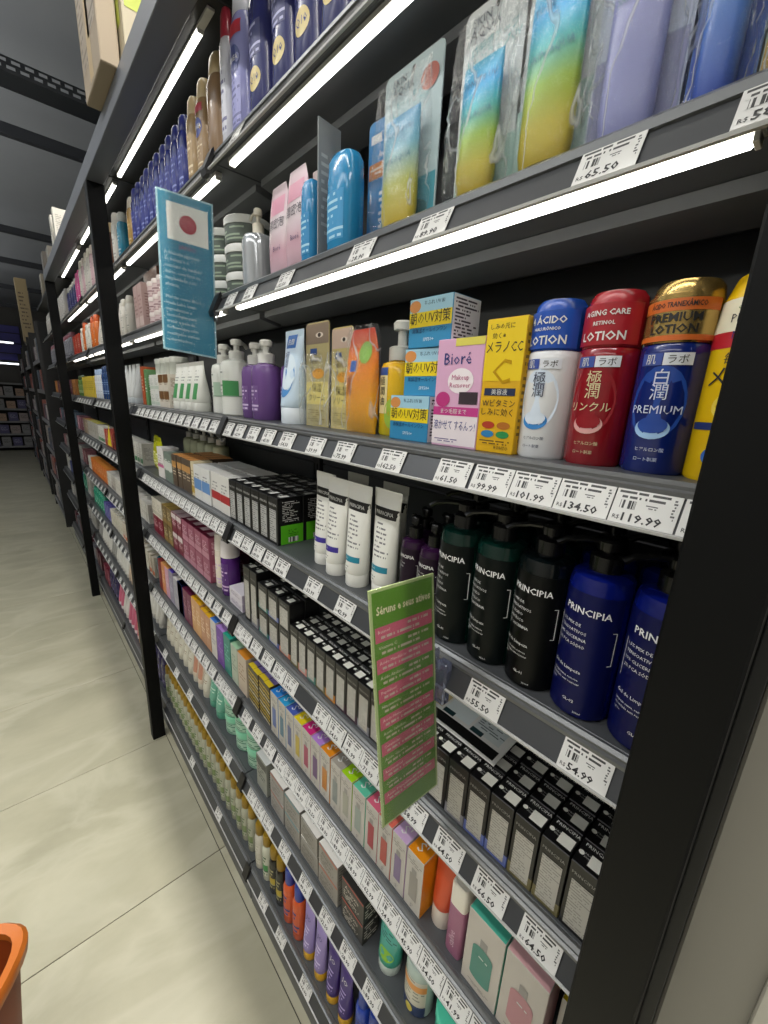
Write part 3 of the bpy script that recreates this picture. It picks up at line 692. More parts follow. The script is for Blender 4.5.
def foam_tube():
    p = tube_pack(.026, .158, 'cfdde9', 'd9e2ea', cap=.028, flare=1.2, bodymat=mat('c4d8ea', .3))
    p.disc('label', 'w', .0, .08, .02, .035, mat('4a8ac9', .35)); p.disc('label', 'w', .004, .088, .018, .03, mat('d3e2ee', .35), .0008)
    p.rect('label', 'w', -.018, .014, .128, .15, mat('2a66b5', .4)); p.text('lettering', 'w', '洗顔', -.002, .134, .008, PWHITE, e=.001)
    for i, ch in enumerate('極潤'): p.text('lettering', 'w', ch, -.006, .11-.014*i, .011, mat('2a3a70', .4), e=.0012)
    return p
def col_pump(col, r, h, headcol='ddddd8', rough=.2, ink=None, ang=PI, name='pump_bottle', label=None):
    p = round_bottle(r, h, col, prof=[(r*.92, 0), (r, .003), (r, h-.016), (r*.9, h-.006), (r*.5, h)], name=name, cat='pump bottle', bodymat=mat(col, rough))
    if ink: p.rect('label', 'w', -r*.7, r*.5, h*.15, h*.6, printed(col, ink, 7, 9, .5), n=8)
    if label: p.rect('label', 'w', r*.1, r*1.2, h*.35, h*.62, mat(label, .4), .0006); p.rect('label', 'w', -r*1.4, r*1.4, h*.34, h*.36, mat('7d9a84', .4), .0008, n=14); p.rect('label', 'w', -r*1.2, r*.6, h*.42, h*.8, printed(col, '8a8f8a', 5, 8, .4), .0004, n=10)
    pump_top(p, h, r, mat(headcol, .35), stem=.012, ang=ang, nr=min(.017, r*.55)); return p

z = LV['C']; n3 = 'third'
put(yellow_lotion(), .36, .050, z, 'yellow bottle with red and cream shrink label', n3)
put(lot_blue, .362, .0985, z, 'blue lotion bottle with gold cap reading PREMIUM LOTION', n3)
put(lot_red, .362, .1465, z, 'red lotion bottle with drop label', n3)
put(lot_white, .362, .1945, z, 'white lotion bottle with blue cap reading LOTION', n3)
put(lot_red, .425, .1465, z, 'red lotion bottle in the second row behind', n3)
put(melano_box(), .362, .2345, z, 'narrow yellow serum box with a large letter C', n3)
pk = pink_box(); put(pk, .362, .2875, z, 'lilac and white makeup remover box', n3)
ub = uv_box()
put(ub, .366, .362, z, 'blue sunscreen cream box with yellow band', n3, row='lowest of the stack'); put(ub, .376, .350, z+.0543, 'blue sunscreen cream box with yellow band', n3, row='in the middle of the stack', rz=.06); put(ub, .374, .345, z+.1087, 'blue sunscreen cream box with yellow band', n3, row='topmost of the stack')
put(oil_pump(), .385, .428, z, 'yellow cleansing oil pump bottle with white head', n3)
put(orange_refill(), .37, .478, z, 'orange refill pouch in clear film', n3)
put(gold_a, .366, .541, z, 'smaller gold cream pack with an eye printed on top', n3); put(gold_b, .364, .607, z, 'wider gold cream pack with an eye printed on top', n3)
put(foam_tube(), .362, .672, z, 'white face wash tube with blue swirl', n3)
pp = col_pump('6a4a86', .0295, .108, ink='c9b8d8', label=None, ang=PI*.9)
for x, y in ((.362, .788), (.370, .852), (.392, .725)): put(pp, x, y, z, 'purple see-through pump bottle with cream head', n3)
wb = col_pump('d6d8d2', .037, .122, label='3f8a50', ang=PI*.75); wbs = col_pump('d3d5cf', .03, .118, label='9fb8a4', ang=PI*.75)
put(wb, .364, .950, z, 'large white pump bottle with green patch', n3)
for x, y in ((.375, 1.035), (.40, 1.10), (.46, 1.0)): put(wbs, x, y, z, 'slim white pump bottle with pale green patch', n3)
wtg = tube_pack(.024, .125, 'd9dad4', 'cfd0c9', cap=.022); wtg.rect('label', 'w', -.004, .016, .03, .07, mat('3f8a50', .4)); wtg.rect('label', 'w', -.02, .016, .075, .105, printed('d9dad4', '8a8f8a', 4, 9, .4))
for i in range(4): put(wtg, .36, 1.145+.056*i, z, 'white tube with a green square', n3)
sb_w = gen_box(.05, .05, .048, 'd6d8d3', ink='9aa39a', band='b9c6b9'); sb_b = gen_box(.05, .05, .048, 'cfc8bb', ink='7a5a3a', band='6e4c24', b0=.5, b1=.98)
for i, (pt, dsc) in enumerate(((sb_b, 'small white and brown box'), (sb_b, 'small white and brown box'), (sb_w, 'small white box'), (sb_w, 'small white box'))):
    for k in range(2): put(pt, .36, 1.375+.053*i, z+.0484*k, dsc, n3, row=('lower layer', 'upper layer')[k])
clr = jar(.027, .05, 'b9bdb4', 'd3d6cf')
for i in range(4): put(clr, .375, 1.375+.053*i+.0, z+.097, 'pale jar standing on the small boxes', n3)
gpk = gen_box(.03, .04, .115, '5f8a5a', ink='d9dcd0'); opk = gen_box(.032, .045, .125, 'b5532a', ink='e0c9b0', top='d9d0c0')
put(gpk, .358, 1.60, z, 'slim green box beside the orange one', n3); put(opk, .358, 1.645, z, 'slim orange-brown box near the middle post', n3)

# --- fourth shelf
z = LV['D']; n4 = 'fourth'
put(blue_pump, .350, .0605, z, 'dark blue pump bottle with white lettering', n4, row='front row', rz=.12); put(blue_pump, .350, .1145, z, 'dark blue pump bottle with white lettering', n4, row='front row', rz=.05)
for i, y in enumerate((.1665,)): put(black_pump, .350, y, z, 'nearly black pump bottle with white lettering', n4, rz=.05)
for y in (.2185, .2705): put(green_pump, .352, y, z, 'dark green pump bottle with white lettering', n4, row='front row', rz=.03)
for y in (.075, .131): put(blue_pump, .412, y, z, 'dark blue pump bottle with white lettering', n4, row='second row')
for y in (.187, .241, .295): put(green_pump, .412, y, z, 'dark green pump bottle with white lettering', n4, row='second row')
for y in (.318, .358): put(purple_pump, .366 if y < .33 else .372, y, z, 'small purple pump bottle with white lettering', n4, row='front row')
for y in (.338, .378): put(purple_pump, .415, y, z, 'small purple pump bottle with white lettering', n4, row='second row')
put(wt_teal, .360, .405, z, 'white tube with black band and teal stripe', n4); put(wt_teal, .352, .458, z, 'white tube with black band and teal stripe', n4)
put(wt_violet, .352, .512, z, 'white tube with black band and violet stripe', n4, row='front row'); put(wt_violet, .362, .562, z, 'white tube with black band and violet stripe', n4, row='front row')
put(wt_teal, .40, .432, z, 'white tube with black band set behind the others', n4); put(wt_violet, .405, .53, z, 'white tube with violet stripe set behind the others', n4)
for r in range(3):
    for i in range(6): put(gbox, .350+.0562*r, .694+.0385*i, z, 'black cream box with lime green base', n4, row=('front row', 'second row', 'third row')[r])
wr = gen_box(.058, .06, .092, 'd3d2cd', ink='8a8a8a', band='a8282c', b0=.28, b1=.5); wbl = gen_box(.058, .06, .092, 'd5d6d4', ink='8a8a8a', band='5f8ac0', b0=.3, b1=.62); gl = gen_box(.028, .05, .096, 'cfc2a0', ink='8a7a50', band='b5963e'); br = gen_box(.04, .06, .096, '55473a', ink='c9b9a0', band='b98a50', top='c98a4a', b0=.6, b1=.8)
gw = gen_box(.046, .05, .092, '6d7a70', ink='d0d5cc', band='c9ccc4', b0=.4, b1=.7); pw = gen_box(.07, .05, .1, 'dad6d3', ink='9a8a8a', band='b95a8a', b0=.35, b1=.45)
def row(p, lv, desc, y0, n, st, x=.352, rows=1, dx=.0, zoff=0., rw=None, jit=.0):
    for r in range(rows):
        for i in range(n): put(p, x+dx*r+random.uniform(0, .004), y0+st*i, LV[lv]+zoff, desc, NAMES[lv], row=rw or (('front row', 'second row', 'third row')[r] if rows > 1 else ''), rz=random.uniform(-jit, jit))
row(wr, 'D', 'white box with a red band', .940, 2, .061, rows=2, dx=.066); row(wbl, 'D', 'white box with a blue band', 1.064, 2, .061, rows=2, dx=.066)
row(gl, 'D', 'slim cream and gold box', 1.170, 1, .03); row(br, 'D', 'brown and copper box', 1.208, 4, .042, rows=2, dx=.063)
row(gw, 'D', 'grey green box with white band', 1.378, 2, .049); row(pw, 'D', 'white box with a pink cross band', 1.488, 1, .07)
cpump = col_pump('c3c8a8', .026, .12, 'dfe0da', label=None, ink='8a9a6a', ang=PI*.8)
for i in range(5): put(cpump, .47, 1.33+.075*i, z, 'pale green pump bottle with white head behind the boxes', n4)
ybag = pouch(.07, .125, .03, mat('b5b81c', .2), name='pouch'); ybag.rect('label', 'w', -.022, .022, .02, .07, printed('b5b81c', 'e6e6c0', 5, 9, .5)); put(ybag, .36, 1.575, z, 'yellow green pouch beside the middle post', n4)
put(ybag, .37, 1.65, z, 'yellow green pouch hidden behind another one', n4)

# --- fifth shelf
z = LV['E']; n5 = 'fifth'
stripes = [None, '6b6440', '6b6440', '5c6aa8', '5c6aa8', '7f7f86', None, '3a2130', '3a2130', 'c98a80', None, '7f7f86', '3a2130', '3a2130', 'b5782a', '6b6440', '47786f', 'c98a80']
for r in range(3):
    for i, st in enumerate(stripes[:18]+['6b6440']):
        put(SER[st], .350+.0312*r, .0705+.0305*i, z, 'tall black serum box', n5, row=('front row', 'second row', 'third row', 'fourth row')[r])
for r in range(2):
    put(SHORT['c0735a'], .352+.036*r, .662, z, 'short black box at stack base', n5, row=('front row', 'second row')[r]); put(SHORT[None], .352+.036*r, .662, z+.0604, 'short black box atop a stack', n5, row=('front row', 'second row')[r])
    for i in (1, 2):
        st = ('5968a0', '35706c')[i-1]
        put(SHORT[st], .352+.036*r, .662+.0465*i, z, 'short black box at stack base', n5, row=('front row', 'second row')[r]); put(SHORT[st], .352+.036*r, .662+.0465*i, z+.0604, 'short black box atop a stack', n5, row=('front row', 'second row')[r])
    for i in range(2): put(TALL[i], .352+.0352*r, .80+.035*i, z, 'tall narrow black serum box', n5, row=('front row', 'second row')[r])
lay = gen_box(.075, .11, .022, 'c9c4cc', ink='7a6a8a', side='b9aec4'); lay2 = gen_box(.075, .11, .022, '6a4a7c', ink='c9b9d9')
for i in range(2): put(lay, .355, .912, z+.0223*i, 'flat lilac grey box lying down', n5, row=('lower', 'upper')[i])
ptub = jar(.034, .06, '4a2468', '3f1f5c')
for x, y, k in ((.475, .90, 0), (.475, .90, 1), (.475, .975, 0), (.475, .975, 1)): put(ptub, x, y, z+.0603*k, 'purple tub at the back', n5, row=('lower', 'upper')[k])
def shampoo(col, capcol, r=.024, h=.15):
    p = round_bottle(r, h, col, prof=[(r*.92, 0), (r, .003), (r, h*.68), (r*.97, h*.7)])
    p['cap'].lathe([(r*.99, h*.702), (r, h*.715), (r*.92, h-.004), (r*.85, h)], mat(capcol, .3), 22)
    p.rect('label', 'w', -r*.9, r*.9, h*.08, h*.6, printed(col, 'c9b0d0', 8, 9, .45), n=10); return p
put(shampoo('4f2270', 'd9d3d3'), .355, .995, z, 'purple shampoo bottle with white cap', n5); put(shampoo('d9d0c0', 'd6d0c4', .022, .152), .36, 1.05, z, 'cream bottle beside the purple shampoo', n5)
pkb = gen_box(.056, .055, .066, '8f4a60', top='6a1230', ink='d9b5bf', band='b5808f', b0=.05, b1=.3, name='cosmetic_box'); pkb.rect('top_sticker', 't', -.018, .012, -.015, .015, mat('c9b0b4', .5)); wnb = gen_box(.05, .055, .066, '6e1830', top='c9b0b4', ink='d9b9bf', band='d0c5c3', b0=.7, b1=.95, name='cosmetic_box')
for k in range(2):
    for r in range(2):
        for i in range(4): put(pkb, .354+.058*r, 1.108+.059*i, z+.0664*k, 'rose pink box with wine red lid', n5, row=('lower', 'upper')[k]+(' front row', ' second row')[r])
        for i in range(2): put(wnb, .354+.058*r, 1.342+.054*i, z+.0664*k, 'wine red box with white patch', n5, row=('lower', 'upper')[k]+(' front row', ' second row')[r])
gdb = gen_box(.052, .05, .066, '6e5a34', top='c9a95a', ink='d9c9a0', band='8a6e3a'); crb = gen_box(.06, .06, .066, 'd6d0c2', top='dcd6c4', ink='a09a8a', band='b5b0a0'); wdb = gen_box(.06, .06, .066, '7a1a30', ink='d9b9bf')
for i in range(2):
    for k in range(2): put(gdb, .354, 1.452+.056*i, z+.0664*k, 'brown and gold box', n5, row=('lower', 'upper')[k])
    put(wdb, .354, 1.575+.064*i, z, 'deep red box under the cream ones', n5); put(crb, .354, 1.575+.064*i, z+.0664, 'cream box stacked on a deep red one', n5)

# --- sixth shelf
z = LV['F']; n6 = 'sixth'
def s_box(top, win, wd=.031, hh=.108):
    p = carton(wd, .034, hh, 'b9b5ad', top=top, name='serum_box'); p.rect('window_print', 'f', -wd*.24, wd*.24, hh*.2, hh*.66, mat(win, .3), .0005)
    p.rect('window_print', 'f', -wd*.14, wd*.14, hh*.66, hh*.76, mat('8f8d88', .3), .0005); p.rect('front_print', 'f', -wd*.4, wd*.4, hh*.8, hh*.92, printed('b9b5ad', '84807a', 3, 12, .4)); p.text('lettering', 'f', "S'", 0, hh*.06, .007, mat('6d6a66', .4), e=.0006)
    p.rect('side_print', 'r', -.0168, .0168, .0006, hh-.0006, mat(top, .4), .0003); p.text('top_lettering', 't', "S'", 0, -.009, .017, PWHITE, wd*.7, e=.0005); return p
def drawn_box(top, fig, wd=.052, hh=.127):
    p = carton(wd, .04, hh, 'bdb7ae', top=top, name='perfume_box'); p.rect('window_print', 'f', -wd*.28, wd*.28, hh*.22, hh*.58, mat(fig, .3), .0005); p.disc('window_print', 'f', 0, hh*.58, wd*.28, hh*.07, mat(fig, .3), .0006); p.disc('window_print', 'f', 0, hh*.22, wd*.28, hh*.05, mat(fig, .3), .0006)
    p.rect('window_print', 'f', -wd*.1, wd*.1, hh*.65, hh*.76, mat('8d8a86', .3), .0005); p.rect('front_print', 'f', -wd*.18, wd*.18, hh*.5, hh*.53, printed(fig, 'c9d3cf', 1, 8, .5), .0008); p.rect('front_print', 'f', -wd*.3, wd*.3, hh*.06, hh*.1, printed('bdb7ae', '84807a', 2, 12, .5))
    p.text('top_lettering', 't', 'SALLVE', 0, -.004, .008, PWHITE, wd*.7); p.rect('side_print', 'r', -.0198, .0198, .0006, hh-.0006, mat(top, .4), .0003); return p
put(gen_box(.036, .034, .10, 'cfc9bf', top='dfc80e', side='dfc80e', ink='8a8578'), .374, .052, z, 'box with bright yellow lid by the near post', n6)
put(drawn_box('d9a9ab', 'b07a82'), .350, .103, z, 'pink lidded box printed with a pink bottle', n6); put(drawn_box('4fb59c', '3a7f72'), .350, .157, z, 'mint lidded box printed with a green bottle', n6)
def stick():
    p = P('stick_pack', 'pack', .028, .03, .128); p.loft('body', [(0, .0125, .0135), (.004, .0135, .0145), (.09, .0138, .0148)], mat('9a5f7c', .35), 24, 4.5); p.loft('cap', [(.0902, .0133, .0143), (.124, .0133, .0143), (.128, .0115, .012)], mat('ddd8c8', .35), 24, 4.5)
    p.text('lettering', 'f', 'sallve', .003, .02, .010, mat('d9b9c9', .4), rot=PI/2, align='l'); return p
put(stick(), .354, .204, z, 'mauve stick with cream cap', n6)
ot = tube_pack(.0165, .125, 'c9502c', 'cfc5b8', cap=.034, flare=1.1); put(ot, .362, .240, z, 'orange red tube on a cream cap', n6)
for y, t, wn, wd, dsc in ((.277, 'e08a12', '8f8b84', .033, 'box with orange lid and grey window print'), (.3105, 'c9a9d0', '7a6a8c', .030, 'box with lilac lid and violet window print'), (.3425, 'dd6a5a', 'a5453c', .031, 'box with coral lid and red window print'), (.3745, 'd0607a', '9c3440', .031, 'box with rose pink lid and red window print'), (.409, '5fbf9f', '8f9a92', .034, 'box with sea green lid'), (.444, '9fd01a', '9a9a8c', .032, 'box with lime green lid'), (.4765, 'a39d92', '7d8583', .031, 'box with grey lid'),
    (.5105, 'e08a1c', 'b9741c', .032, 'box with orange lid and orange window print'), (.5435, 'b07fd0', '5f3a6e', .032, 'box with violet lid and purple window print'), (.5765, 'd02a7c', '9a2a52', .032, 'box with magenta lid'), (.6095, 'e0c81c', 'b09a2c', .032, 'box with yellow lid and mustard window print'), (.6425, '4a5fb0', '4a5580', .032, 'box with indigo lid'), (.676, '2a9ad0', '3f6a80', .031, 'box with cyan lid'), (.711, '2a7fd0', '4a62a0', .034, 'box with bright blue lid')):
    put(s_box(t, wn, wd), .350, y, z, dsc, n6)
def striped():
    p = carton(.0275, .05, .105, '3f3526', top='8f80c0', name='striped_box')
    for k in range(9): p.text('front_print', 'f', '◆', 0, 0, .001, INK) if False else p['front_print'].quad([(-.0137, -.0253, .006+.0105*k), (.0137, -.0253, .001+.0105*k), (.0137, -.0253, .0052+.0105*k), (-.0137, -.0253, .0102+.0105*k)], mat('b59a1e' if k % 3 else 'c0b8a0', .4))
    p.rect('top_print', 't', -.0137, .0137, -.025, -.012, mat('d9c02a', .4)); p.disc('top_print', 't', 0, .008, .006, .012, mat('6f5fb0', .35)); return p
row(striped(), 'F', 'black and yellow striped box with violet lid', .752, 4, .0283, x=.351)
put(gen_box(.052, .045, .11, 'b9aa98', top='d68a2c', ink='8f7a60'), .351, .885, z, 'beige box with orange lid', n6); put(gen_box(.04, .045, .112, 'a9b5a4', top='9fc9a4', ink='7a8a78'), .351, .934, z, 'pale green box', n6)
put(gen_box(.046, .05, .118, '2f7f72', top='2aa58c', ink='6fb5a5'), .351, .981, z, 'teal green box', n6); put(gen_box(.05, .045, .115, '6a3f98', top='b28ad6', ink='9a78c0'), .351, 1.032, z, 'purple box with lilac lid', n6); put(gen_box(.042, .045, .118, 'c9c5c0', top='4a7fd0', ink='8a8a9a'), .351, 1.082, z, 'white box with blue lid', n6)
tan_a, tan_b = gen_box(.04, .06, .118, 'c99a6a', top='e0a81a', ink='e6d0b0'), gen_box(.04, .06, .112, 'b98a6a', top='e0ac20', ink='e6d0b0')
for i in range(4): put(tan_b if i < 2 else tan_a, .351, 1.127+.0415*i, z, 'tan box with golden yellow lid', n6)
plum = gen_box(.04, .05, .115, '6e2a48', top='5a1838', ink='b08a9a')
for i in range(2): put(plum, .351, 1.296+.042*i, z, 'plum red box', n6); put(gen_box(.05, .06, .118, '2a4a9a', top='3a90d9', ink='7a9ad0'), .351, 1.389, z, 'blue box with sky blue lid', n6)
put(gen_box(.045, .05, .115, 'a9a8b0', top='d9d6d6', ink='7a7a88'), .351, 1.442, z, 'silver grey box with white lid', n6); put(gen_box(.05, .05, .125, '8f8a9c', top='4a35a0', ink='bcb8c8'), .351, 1.494, z, 'grey box with deep violet lid', n6)
put(gen_box(.045, .05, .12, 'c99ab0', top='dd9a50', ink='e0c9d0'), .351, 1.546, z, 'pink box with apricot lid', n6); put(gen_box(.045, .05, .12, 'd0895a', top='e0a060', ink='e6d0b0'), .351, 1.594, z, 'orange box with pale lid', n6); put(gen_box(.045, .05, .12, '7a1a20', top='8a2024', ink='b07070'), .351, 1.642, z, 'dark red box', n6)
tl = round_bottle(.026, .13, '1f6f80', name='bottle'); tl['cap'].lathe([(.012, .1185), (.013, .12), (.013, .14), (.011, .142)], mat('cfcfc8', .4), 18); tl.h = .142
put(tl, .353, 1.681, z, 'teal bottle with white cap by the middle post', n6)

# --- seventh shelf
z = LV['G']; n7 = 'seventh'
mj = jar(.033, .062, '2f9f86', '55c9a8'); put(mj, .356, .125, z, 'mint green jar by the near post', n7); put(mj, .362, .203, z, 'mint green jar beside the toner', n7)
def toner():
    p = round_bottle(.0255, .118, 'a9b9b0', prof=[(.022, 0), (.0255, .003), (.0255, .092), (.022, .101), (.012, .104)], rough=.15); p['cap'].lathe([(.0135, .1045), (.014, .106), (.014, .123), (.012, .125)], mat('d9dde0', .3), 18)
    p.rect('label', 'w', -.026, .028, .014, .085, printed('c9c5b4', '8a8a80', 9, 12, .4), n=12); p.rect('label', 'w', -.026, .028, .062, .076, mat('d9944a', .4), .0006, n=12); p.rect('label', 'w', -.026, .028, .004, .028, mat('23355c', .4), .0006, n=12); p.disc('label', 'w', .0, .016, .007, .009, mat('c9b94a', .4), .001); return p
put(toner(), .358, .270, z, 'toner bottle with navy and orange label', n7)
def face_tube():
    p = tube_pack(.022, .135, '4fae94', 'b9c4bc', cap=.02, bodymat=ramp(((0., '3f9f86'), (.4, '3a9a8a'), (1., '6fc0a6')), .3)); p.disc('label', 'w', .004, .045, .017, .012, mat('7fb52a', .4)); p.rect('label', 'w', -.022, .02, .07, .09, printed('4a9f92', '1f5f5c', 4, 12, .45))
    p.text('lettering', 'w', 'Asepxia', 0, .105, .0085, mat('10302e', .4), .045); return p
put(face_tube(), .356, .336, z, 'sea green face wash tube with leaf print', n7)
def soap_box(col, bands, title, inkc, topc=None):
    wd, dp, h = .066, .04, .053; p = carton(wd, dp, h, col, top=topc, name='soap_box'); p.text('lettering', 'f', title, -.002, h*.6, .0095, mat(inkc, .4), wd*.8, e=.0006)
    p.rect('front_print', 'f', -wd*.4, wd*.3, h*.12, h*.5, printed(col, inkc, 4, 18, .4)); p.rect('band', 'f', -wd*.48, wd*.48, h*.9, h*.97, mat(bands, .4), .0004); p.text('top_lettering', 't', title, 0, -.006, .011, mat(inkc, .4), wd*.8); p.rect('band', 't', -wd*.45, -wd*.2, .006, .013, mat(bands, .4)); p.rect('side_print', 'r', -dp*.4, dp*.4, h*.1, h*.9, printed(col, inkc, 6, 9, .4)); return p
bs = soap_box('2c2b28', 'a8392c', 'Asepxia', 'c9c5ba', '2c2b28')
for k in range(2): put(bs, .352, .418, z+.0533*k, 'black soap box with white lettering', n7, row=('lower', 'upper')[k])
greys = [soap_box('8f8b83', 'b5502c', 'Asepxia', '5f5b55', 'ebe9e2'), soap_box('8a877f', '9a9a98', 'Asepxia', '5f5b55', 'ebe9e2'), soap_box('8d8a84', '3f8a9a', 'Asepxia', '5a5853', 'ebe9e2'), soap_box('8f8d8a', '9a4a30', 'Asepxia', '5f5b58', 'ebe9e2')]  # near-white tops put the light from above into the box colour
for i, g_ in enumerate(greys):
    for k in range(2): put(g_, .351, .497+.0715*i, z+.0533*k, 'grey soap box with lit top painted pale', n7, row=('lower', 'upper')[k], rz=random.uniform(-.03, .03))
bw = gen_box(.055, .05, .1, '8d9088', top='cfd3d0', ink='3a3f3c', band='3c403c', b0=.75, b1=.95); put(bw, .352, .795, z, 'grey and black patterned box beside the green tubs', n7)
tub = jar(.037, .062, '6fa58c', '7fc4a2', printed('9fc0ac', '4a8068', 5, 14, .5))
for i in range(3):
    for k in range(2): put(tub, .356, .884+.0765*i, z+.0623*k, 'pale green lidded tub', n7, row=('lower', 'upper')[k])
gtb = tube_pack(.026, .135, '5fa08a', '4f947c', cap=.024, rough=.3); gtb.rect('label', 'w', -.02, .02, .05, .1, printed('5fa08a', 'b9d6c6', 5, 9, .4))
row(gtb, 'G', 'green tube standing on its cap', 1.115, 2, .063, x=.355)
wtb = tube_pack(.021, .13, 'c9c6b8', 'bdb9aa', cap=.022); wtb.rect('label', 'w', -.016, .016, .05, .09, printed('c9c6b8', '9a8a78', 5, 8, .45)); wtp = tube_pack(.021, .13, 'c9b9a8', 'bdb9aa', cap=.022); wtp.rect('label', 'w', -.02, .018, .04, .1, mat('b57f68', .4))
for i, y in enumerate((1.235, 1.285, 1.335, 1.39, 1.445, 1.50, 1.555, 1.61, 1.66)): put(wtp if i in (1, 2) else wtb, .356, y, z, 'cream tube with copper label' if i in (1, 2) else 'plain cream white tube', n7)

# --- bottom shelf
z = LV['base']; nb = 'bottom'
def spray(col, capcol, r=.0175, h=.165):
    p = round_bottle(r, h, col, prof=[(r*.92, 0), (r, .003), (r, h*.66), (r*.8, h*.71), (r*.62, h*.73)]); p['cap'].lathe([(r*.72, h*.732), (r*.74, h*.74), (r*.7, h*.95), (r*.6, h)], mat(capcol, .35), 18)
    p.rect('label', 'w', -r*.9, r*.9, h*.15, h*.55, printed(col, '2a3a80', 5, 6, .5), n=8); return p
bb = spray('23409a', '1f3a8a'); put(bb, .352, .355, z, 'blue spray bottle near the front', nb); put(bb, .358, .395, z, 'blue spray bottle beside the violet tubes', nb)
vt = tube_pack(.018, .155, '8f7fb8', 'c99a14', cap=.024, flare=1.15); vt.text('lettering', 'w', 'JO', 0, .115, .012, mat('3a2a70', .4)); vt.rect('label', 'w', -.012, .012, .04, .1, printed('8f7fb8', 'd0c6e6', 6, 7, .4))
vd = tube_pack(.018, .155, '3a2470', 'c99a14', cap=.024, flare=1.15); vd.text('lettering', 'w', 'JO', 0, .115, .012, PWHITE); vd.rect('label', 'w', -.012, .012, .04, .1, printed('3a2470', 'a99ad0', 6, 7, .4))
for y in (.445, .49): put(vd, .35, y, z, 'deep violet tube with mustard cap', nb)
for y in (.54, .588): put(vt, .35, y, z, 'lilac tube with mustard cap', nb)
ob = spray('c9562a', '2a3f98', .0185, .172)
for y in (.637, .683): put(ob, .35, y, z, 'orange spray bottle with blue cap', nb)
def dab(col, lab, capc='94761a', ink='3a5a3a'):
    p = round_bottle(.0165, .16, col, prof=[(.015, 0), (.0165, .003), (.0165, .105), (.0145, .116), (.012, .12)]); p['cap'].lathe([(.0125, .1205), (.0135, .122), (.0135, .15), (.0115, .156)], mat(capc, .4), 18); p.rect('label', 'w', -.0155, .0155, .02, .09, printed(col, ink, 6, 7, .5), n=8); p.rect('label', 'w', -.0155, .0155, .04, .06, mat(lab, .4), .0006, n=8); return p
bk = dab('1c1c18', 'b09a2a', ink='a09a70'); 
for y in (.728, .764): put(bk, .352, y, z, 'black bottle with mustard cap', nb)
put(dab('c3c6b4', '3f8a4a'), .352, .806, z, 'white bottle with green label and yellow cap', nb); put(dab('c9c6ba', 'c0bcae', ink='b0ac9c'), .35, .848, z, 'plain white bottle with yellow cap', nb)
dg = dab('a3a592', '6f8352', ink='5a7048')
row(dg, 'base', 'cream bottle with olive label and yellow cap', .905, 21, .0418, x=.35); row(dg, 'base', 'cream bottle behind with olive label and yellow cap', .905, 10, .08, x=.40)

# --- second shelf
z = LV['B']; n2 = 'second'
def sun_pack(wd, h, cardcol, tube, title, seal=None, body2=None):
    def deco(p):
        p.rect('card_print', 'f', -wd*.48, wd*.48, h*.02, h*.32, mat(seal or '3f97b0', .4)); p.text('lettering', 'f', 'SKIN', -wd*.22, h*.915, .0072, mat('3d4450', .4), e=.0006, bold=.01); p.text('lettering', 'f', 'AQUA', -wd*.16, h*.86, .0085, mat('3d4450', .4), e=.0006, bold=.01)
        p.text('lettering', 'f', title, 0, h*.79, .0062, mat('1f8f96', .4), wd*.85, e=.0006, rot=.04); p.text('lettering', 'f', 'トーンアップUV', 0, h*.74, .006, mat('2aa0a5', .4), wd*.85, e=.0006, rot=.04); p.disc('card_print', 'f', wd*.02, h*.955, .0028, .0028, INK, .0006)
    p = card_pack(wd, h, cardcol, deco)
    a = wd*.30; R = [(.008, a*.9, .008), (.02, a, .0100), (h*.3, a, .009), (h*.62, a*1.02, .004), (h*.68, a*1.02, .0012)]
    p.loft('tube', R, tube, 24, 2.4, cy=.001); b = p.wrap; p.setwrap(R, 2.4); w0 = p.wrap; p.wrap = lambda u, v, e: (w0(u, v, e)[0], w0(u, v, e)[1]+.001, v)
    p.text('tube_lettering', 'w', 'TONE UP UV', 0, h*.56, .005, mat('1a4a70', .4), a*1.7, e=.0009); p.text('tube_lettering', 'w', 'SKIN AQUA', 0, h*.40, .006, mat('2a6a80', .4), a*1.6, e=.0009); p.sub['tube_lettering'] = 'tube'
    crinkle(p, wd, h, .0135, seed=int(wd*1e4+h*1e5)); return p
SUN = ramp(((0., 'b09a24'), (.2, 'b0a41c'), (.42, '86a824'), (.62, '1a9a98'), (.8, '0a98d0'), (1., '3f9ab8')), .3, .1)
sp1 = sun_pack(.07, .165, 'c3c9ca', SUN, '透明感アップ', '8fb0a8'); sp2 = sun_pack(.078, .2, 'c6cbcc', SUN, 'ONE UP 透明感', '9ab5ac'); sp3 = sun_pack(.088, .165, 'a9bcc0', ramp(((0., 'c9b03a'), (.35, 'a5a83a'), (.7, '5f9fb5'), (1., '4f94bd')), .3), 'モイスチャー', '3f8fa0')
sp3.d = -.026; sp3.disc('card_print', 'f', .026, .14, .013, .011, mat('b05a48', .4), .0006); sp3.disc('card_print', 'f', .016, .02, .017, .012, mat('2a6a70', .4), .0006); sp3.d = .03
put(sp3, .347, .395, z, 'pale blue sunscreen pack with red seal', n2); put(sp1, .347, .290, z, 'smaller sunscreen pack with blue to yellow tube', n2); put(sp2, .347, .2195, z, 'taller sunscreen pack with blue to yellow tube', n2)
lav = sun_pack(.062, .21, 'bcc3d6', mat('8d90c0', .3), 'SUPER MOISTURE', '8f90b5'); put(lav, .349, .158, z, 'sunscreen pack with lavender tube', n2, rz=.12)
bl = sun_pack(.038, .2, '3a6ac0', ramp(((0., '3a55b0'), (.5, '5f8ad0'), (1., '9ab5e0')), .3), 'AQUA RICH', '2a4fb0'); put(bl, .352, .106, z, 'blue sunscreen pack beside the lavender one', n2, rz=.05)
tb = sun_pack(.034, .2, 'a9c0b5', mat('5fa5a5', .3), 'UV MILK', 'c9a04a'); put(tb, .352, .0685, z, 'teal and beige sunscreen pack', n2, rz=.03)
